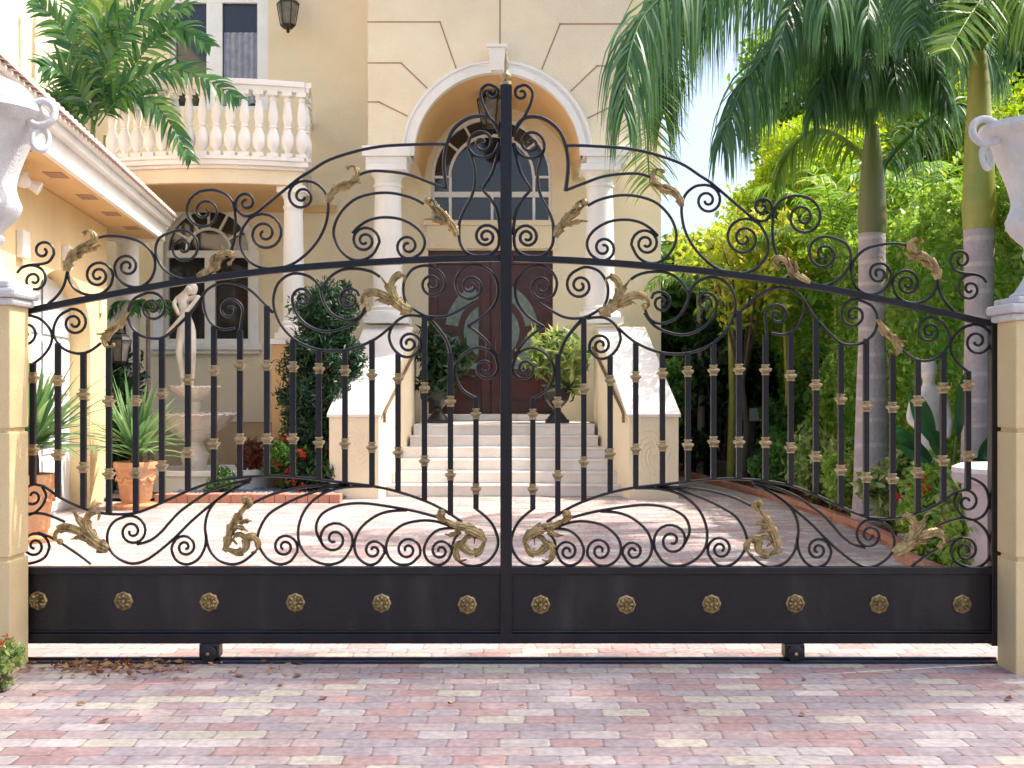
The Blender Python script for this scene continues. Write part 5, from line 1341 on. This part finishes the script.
# round planter
x, y = X(1001, 8.5), 8.5
o = thing('round_planter', (x, y, 0), 'mauve grey tall round planter with pale rim beside the right gate post', 'planter')
b = MB(); b.lathe([(.20, 0), (.22, .02), (.25, .5), (.285, .86), (.285, .88), (.345, .9), (.36, .94), (.35, .99), (.31, 1.0), (.29, .93)], (x, y, 0), 40); b.build('vessel', M['planter'], o, smooth=True)
b = MB(); b.lathe([(.36, .975), (.355, 1.01), (.30, 1.035), (.1, 1.05)], (x, y, 0), 40); b.build('lid', M['caststone'], o, smooth=True)
# iron trellis planter
ty = 19.4; tx = X(732, ty)
o = thing('trellis_planter', (tx, ty, 0), 'black arched iron trellis standing in a dark box planter', 'trellis')
b = MB(); b.box(tx-.24, tx+.24, ty-.16, ty+.16, 0, .32); b.box(tx-.26, tx+.26, ty-.18, ty+.18, .32, .37); b.build('box', M['darkbark'], o, bevel=.01)
b = MB(); w_ = .21
arcp = [(tx - w_, ty, .3), (tx - w_, ty, 1.2)] + [(tx + w_*math.cos(math.pi - math.pi*k/10), ty, 1.2 + w_*1.1*math.sin(math.pi*k/10)) for k in range(1, 10)] + [(tx + w_, ty, 1.2), (tx + w_, ty, .3)]
b.tube(arcp, .014, 8)
b.build('arch_frame', M['ironblack'], o)
for xx in (-.1, 0, .1):
    b = MB(); b.tube([(tx + xx, ty, .3), (tx + xx, ty, 1.3)], .009, 6)
    for zc in (.6, .9, 1.15):
        b.tube([(tx + xx + .05*math.cos(q*.5) * (1 - q/16), ty, zc + .07*math.sin(q*.5) * (1 - q/16)) for q in range(14)], .007, 5)
    b.build('scroll_bar', M['ironblack'], o)
o = thing('garden_sign', (X(756, 21), 21, 0), 'small pale panel on a stake among the bushes right of the trellis', 'sign')
b = MB(); b.box(X(749, 21), X(763, 21), 20.98, 21.0, Z(421, 21), Z(408, 21)); b.build('panel', M['trim'], o, bevel=.004)
b = MB(); b.box(X(755, 21), X(757, 21), 21.001, 21.03, 0, Z(410, 21)); b.build('stake', M['darkbark'], o)

# ------------------------------------------------------------------ lanterns and lights
def lantern(name, c, h, label, kind='wall', m_=None, bx=None):
    o = thing(name, c, label, 'lantern'); x, y, z = c; r = h * .24; m_ = m_ or M['ironblack']
    b = MB(); b.lathe([(r*.5, -h*.5), (r*.75, -h*.44), (r*.8, -h*.40)], (x, y, z), 6); b.lathe([(r*1.25, h*.12), (r*1.0, h*.2), (r*.55, h*.27), (r*.6, h*.3), (r*.25, h*.36), (r*.12, h*.46), (.002, h*.5)], (x, y, z), 6)
    for k in range(6):
        a = math.pi * k / 3; b.tube([(x + r*.78*math.cos(a), y + r*.78*math.sin(a), z - h*.42), (x + r*1.18*math.cos(a), y + r*1.18*math.sin(a), z + h*.13)], h*.014, 5)
    b.lathe([(.004, -h*.62), (r*.2, -h*.58), (r*.1, -h*.5)], (x, y, z), 8)
    b.build('frame', m_, o)
    b = MB(); b.lathe([(r*.7, -h*.40), (r*1.08, h*.12)], (x, y, z), 6); b.build('glass', M['lampglass'], o)
    if kind == 'wall':
        b = MB(); b.tube([(x, y, z + h*.46), (x + bx[0]*.3, y + bx[1]*.3, z + h*.66), (x + bx[0]*.8, y + bx[1]*.8, z + h*.6), (x + bx[0], y + bx[1], z + h*.3)], h*.03, 8)
        b.tube([(x + bx[0]*.95 + .1*h*math.cos(q*.6)*(1-q/14)*bx[0], y + bx[1]*.9, z + h*.45 + .16*h*math.sin(q*.6)*(1-q/14)) for q in range(12)], h*.018, 6)
        b.build('bracket', m_, o, smooth=True)
    else:
        b = MB(); b.tube([(x, y, z + h*.48), (x, y, z + h*.48 + bx)], h*.012, 6); b.build('chain', m_, o)
M['lampglass'] = mat('lampglass', (.24, .22, .19), .15, (.14, .13, .12), 10)
lantern('wall_lantern', (X(288, 20.1), 20.1, Z(9, 20.1)), .72, 'black iron wall lantern beside the balcony door', 'wall', None, (0, .38))
lantern('wall_lantern', (X(120, 16.9), 16.9, Z(345, 16.9)), .62, 'black iron lantern below the garage wing eave by the column', 'wall', None, (-.1, .5))
lantern('hanging_lantern', (X(491, 19.3), 19.3, Z(106, 19.3)), .85, 'black and amber lantern hanging inside the portico arch', 'hang', None, .35)
for nm, c, lb in (('security_light', W(4.6, 3.72, .16), 'white twin floodlight under the garage eave near the left urn'), ('security_light', W(-.55, 3.82, -.35), 'white twin floodlight under the far corner of the garage eave')):
    o = thing(nm, c, lb, 'floodlight', 'white twin floodlights'); b = MB(); b.lathe([(.07, 0), (.07, .06), (.04, .08)], (c.x, c.y, c.z + .12), 14); b.build('mount', M['frame'], o)
    for s in (-1, 1):
        b = MB(); pr = [(.02, 0), (.035, .04), (.05, .1), (.072, .2), (.066, .205)]
        b.lathe(pr, (0, 0, 0), 14); ax = Vector((.7, -.5 + s*.7, -.35)).normalized(); rt = Vector((0, 0, 1)).rotation_difference(ax)
        b.v = [tuple(Vector(c) + Vector((0, 0, .1)) + rt @ Vector(q)) for q in b.v]; b.build('lamp_head', M['trim'], o, smooth=True)
# spotlight on the far left of the wing wall, and the drain pipe skipped

# ------------------------------------------------------------------ foreground details
shrub('flower_plant', (X(-5, 5.85), 5.85, .13), (.13, .13, .19), 1100, .038, M['leaf_var'], 'small leafy plant with red and pink flowers at the foot of the left pillar', 'plant', nc=16, flowers=(5, M['redflower'], .02))
V = []; Fq = []
lv = []
n = 190
cc = np.stack([X(0, 6.3) * 0 + rng.normal(-2.35, .26, n), 6.36 + .09 * rng.normal(size=n), np.full(n, .018) + .02 * rng.random(n)], 1)
c2 = np.stack([rng.uniform(-2.8, -1.2, 40), rng.uniform(5.9, 6.45, 40), np.full(40, .012)], 1); c3 = np.stack([rng.uniform(-2.7, 2.7, 26), rng.uniform(5.3, 6.4, 26), np.full(26, .012)], 1)
C_ = np.concatenate([cc, c2, c3]); V, Fq = leaf_quads(C_, .055, up=0, aspect=.6); V[:, 2] = .006 + np.abs(V[:, 2] - .015) * .6
tag(mesh_np('leaf_litter', V, Fq, M['dryleaf']), 'scattered dry brown leaves along the gate track', 'leaves', kind='stuff')
# unseen tree added out of frame on the right to throw soft shade on the apron
o = thing('shade_tree', (12.6, 8.2, 0), 'unseen tall tree added right of the gate so its high crown shades the apron', 'tree')
nL = 15000; d_ = rng.normal(size=(nL, 3)); d_ /= np.linalg.norm(d_, axis=1)[:, None]
C_ = np.array([9.3, 7.05, 14.0]) + d_ * np.array([5.4, 1.75, 1.1]) * (rng.random(nL) ** .4)[:, None]
V1, F1 = leaf_quads(C_, .11, aspect=.6); mesh_np('crown', V1, F1, M['leaf_mid'], o)
b = MB(); b.tube([(12.6, 8.2, 0), (12.4, 8.1, 6), (11.2, 7.6, 11), (8, 7.1, 13.8), (5, 7, 14.2)], [.34, .28, .2, .1, .03], 12); b.build('trunk', M['bark'], o, smooth=True)
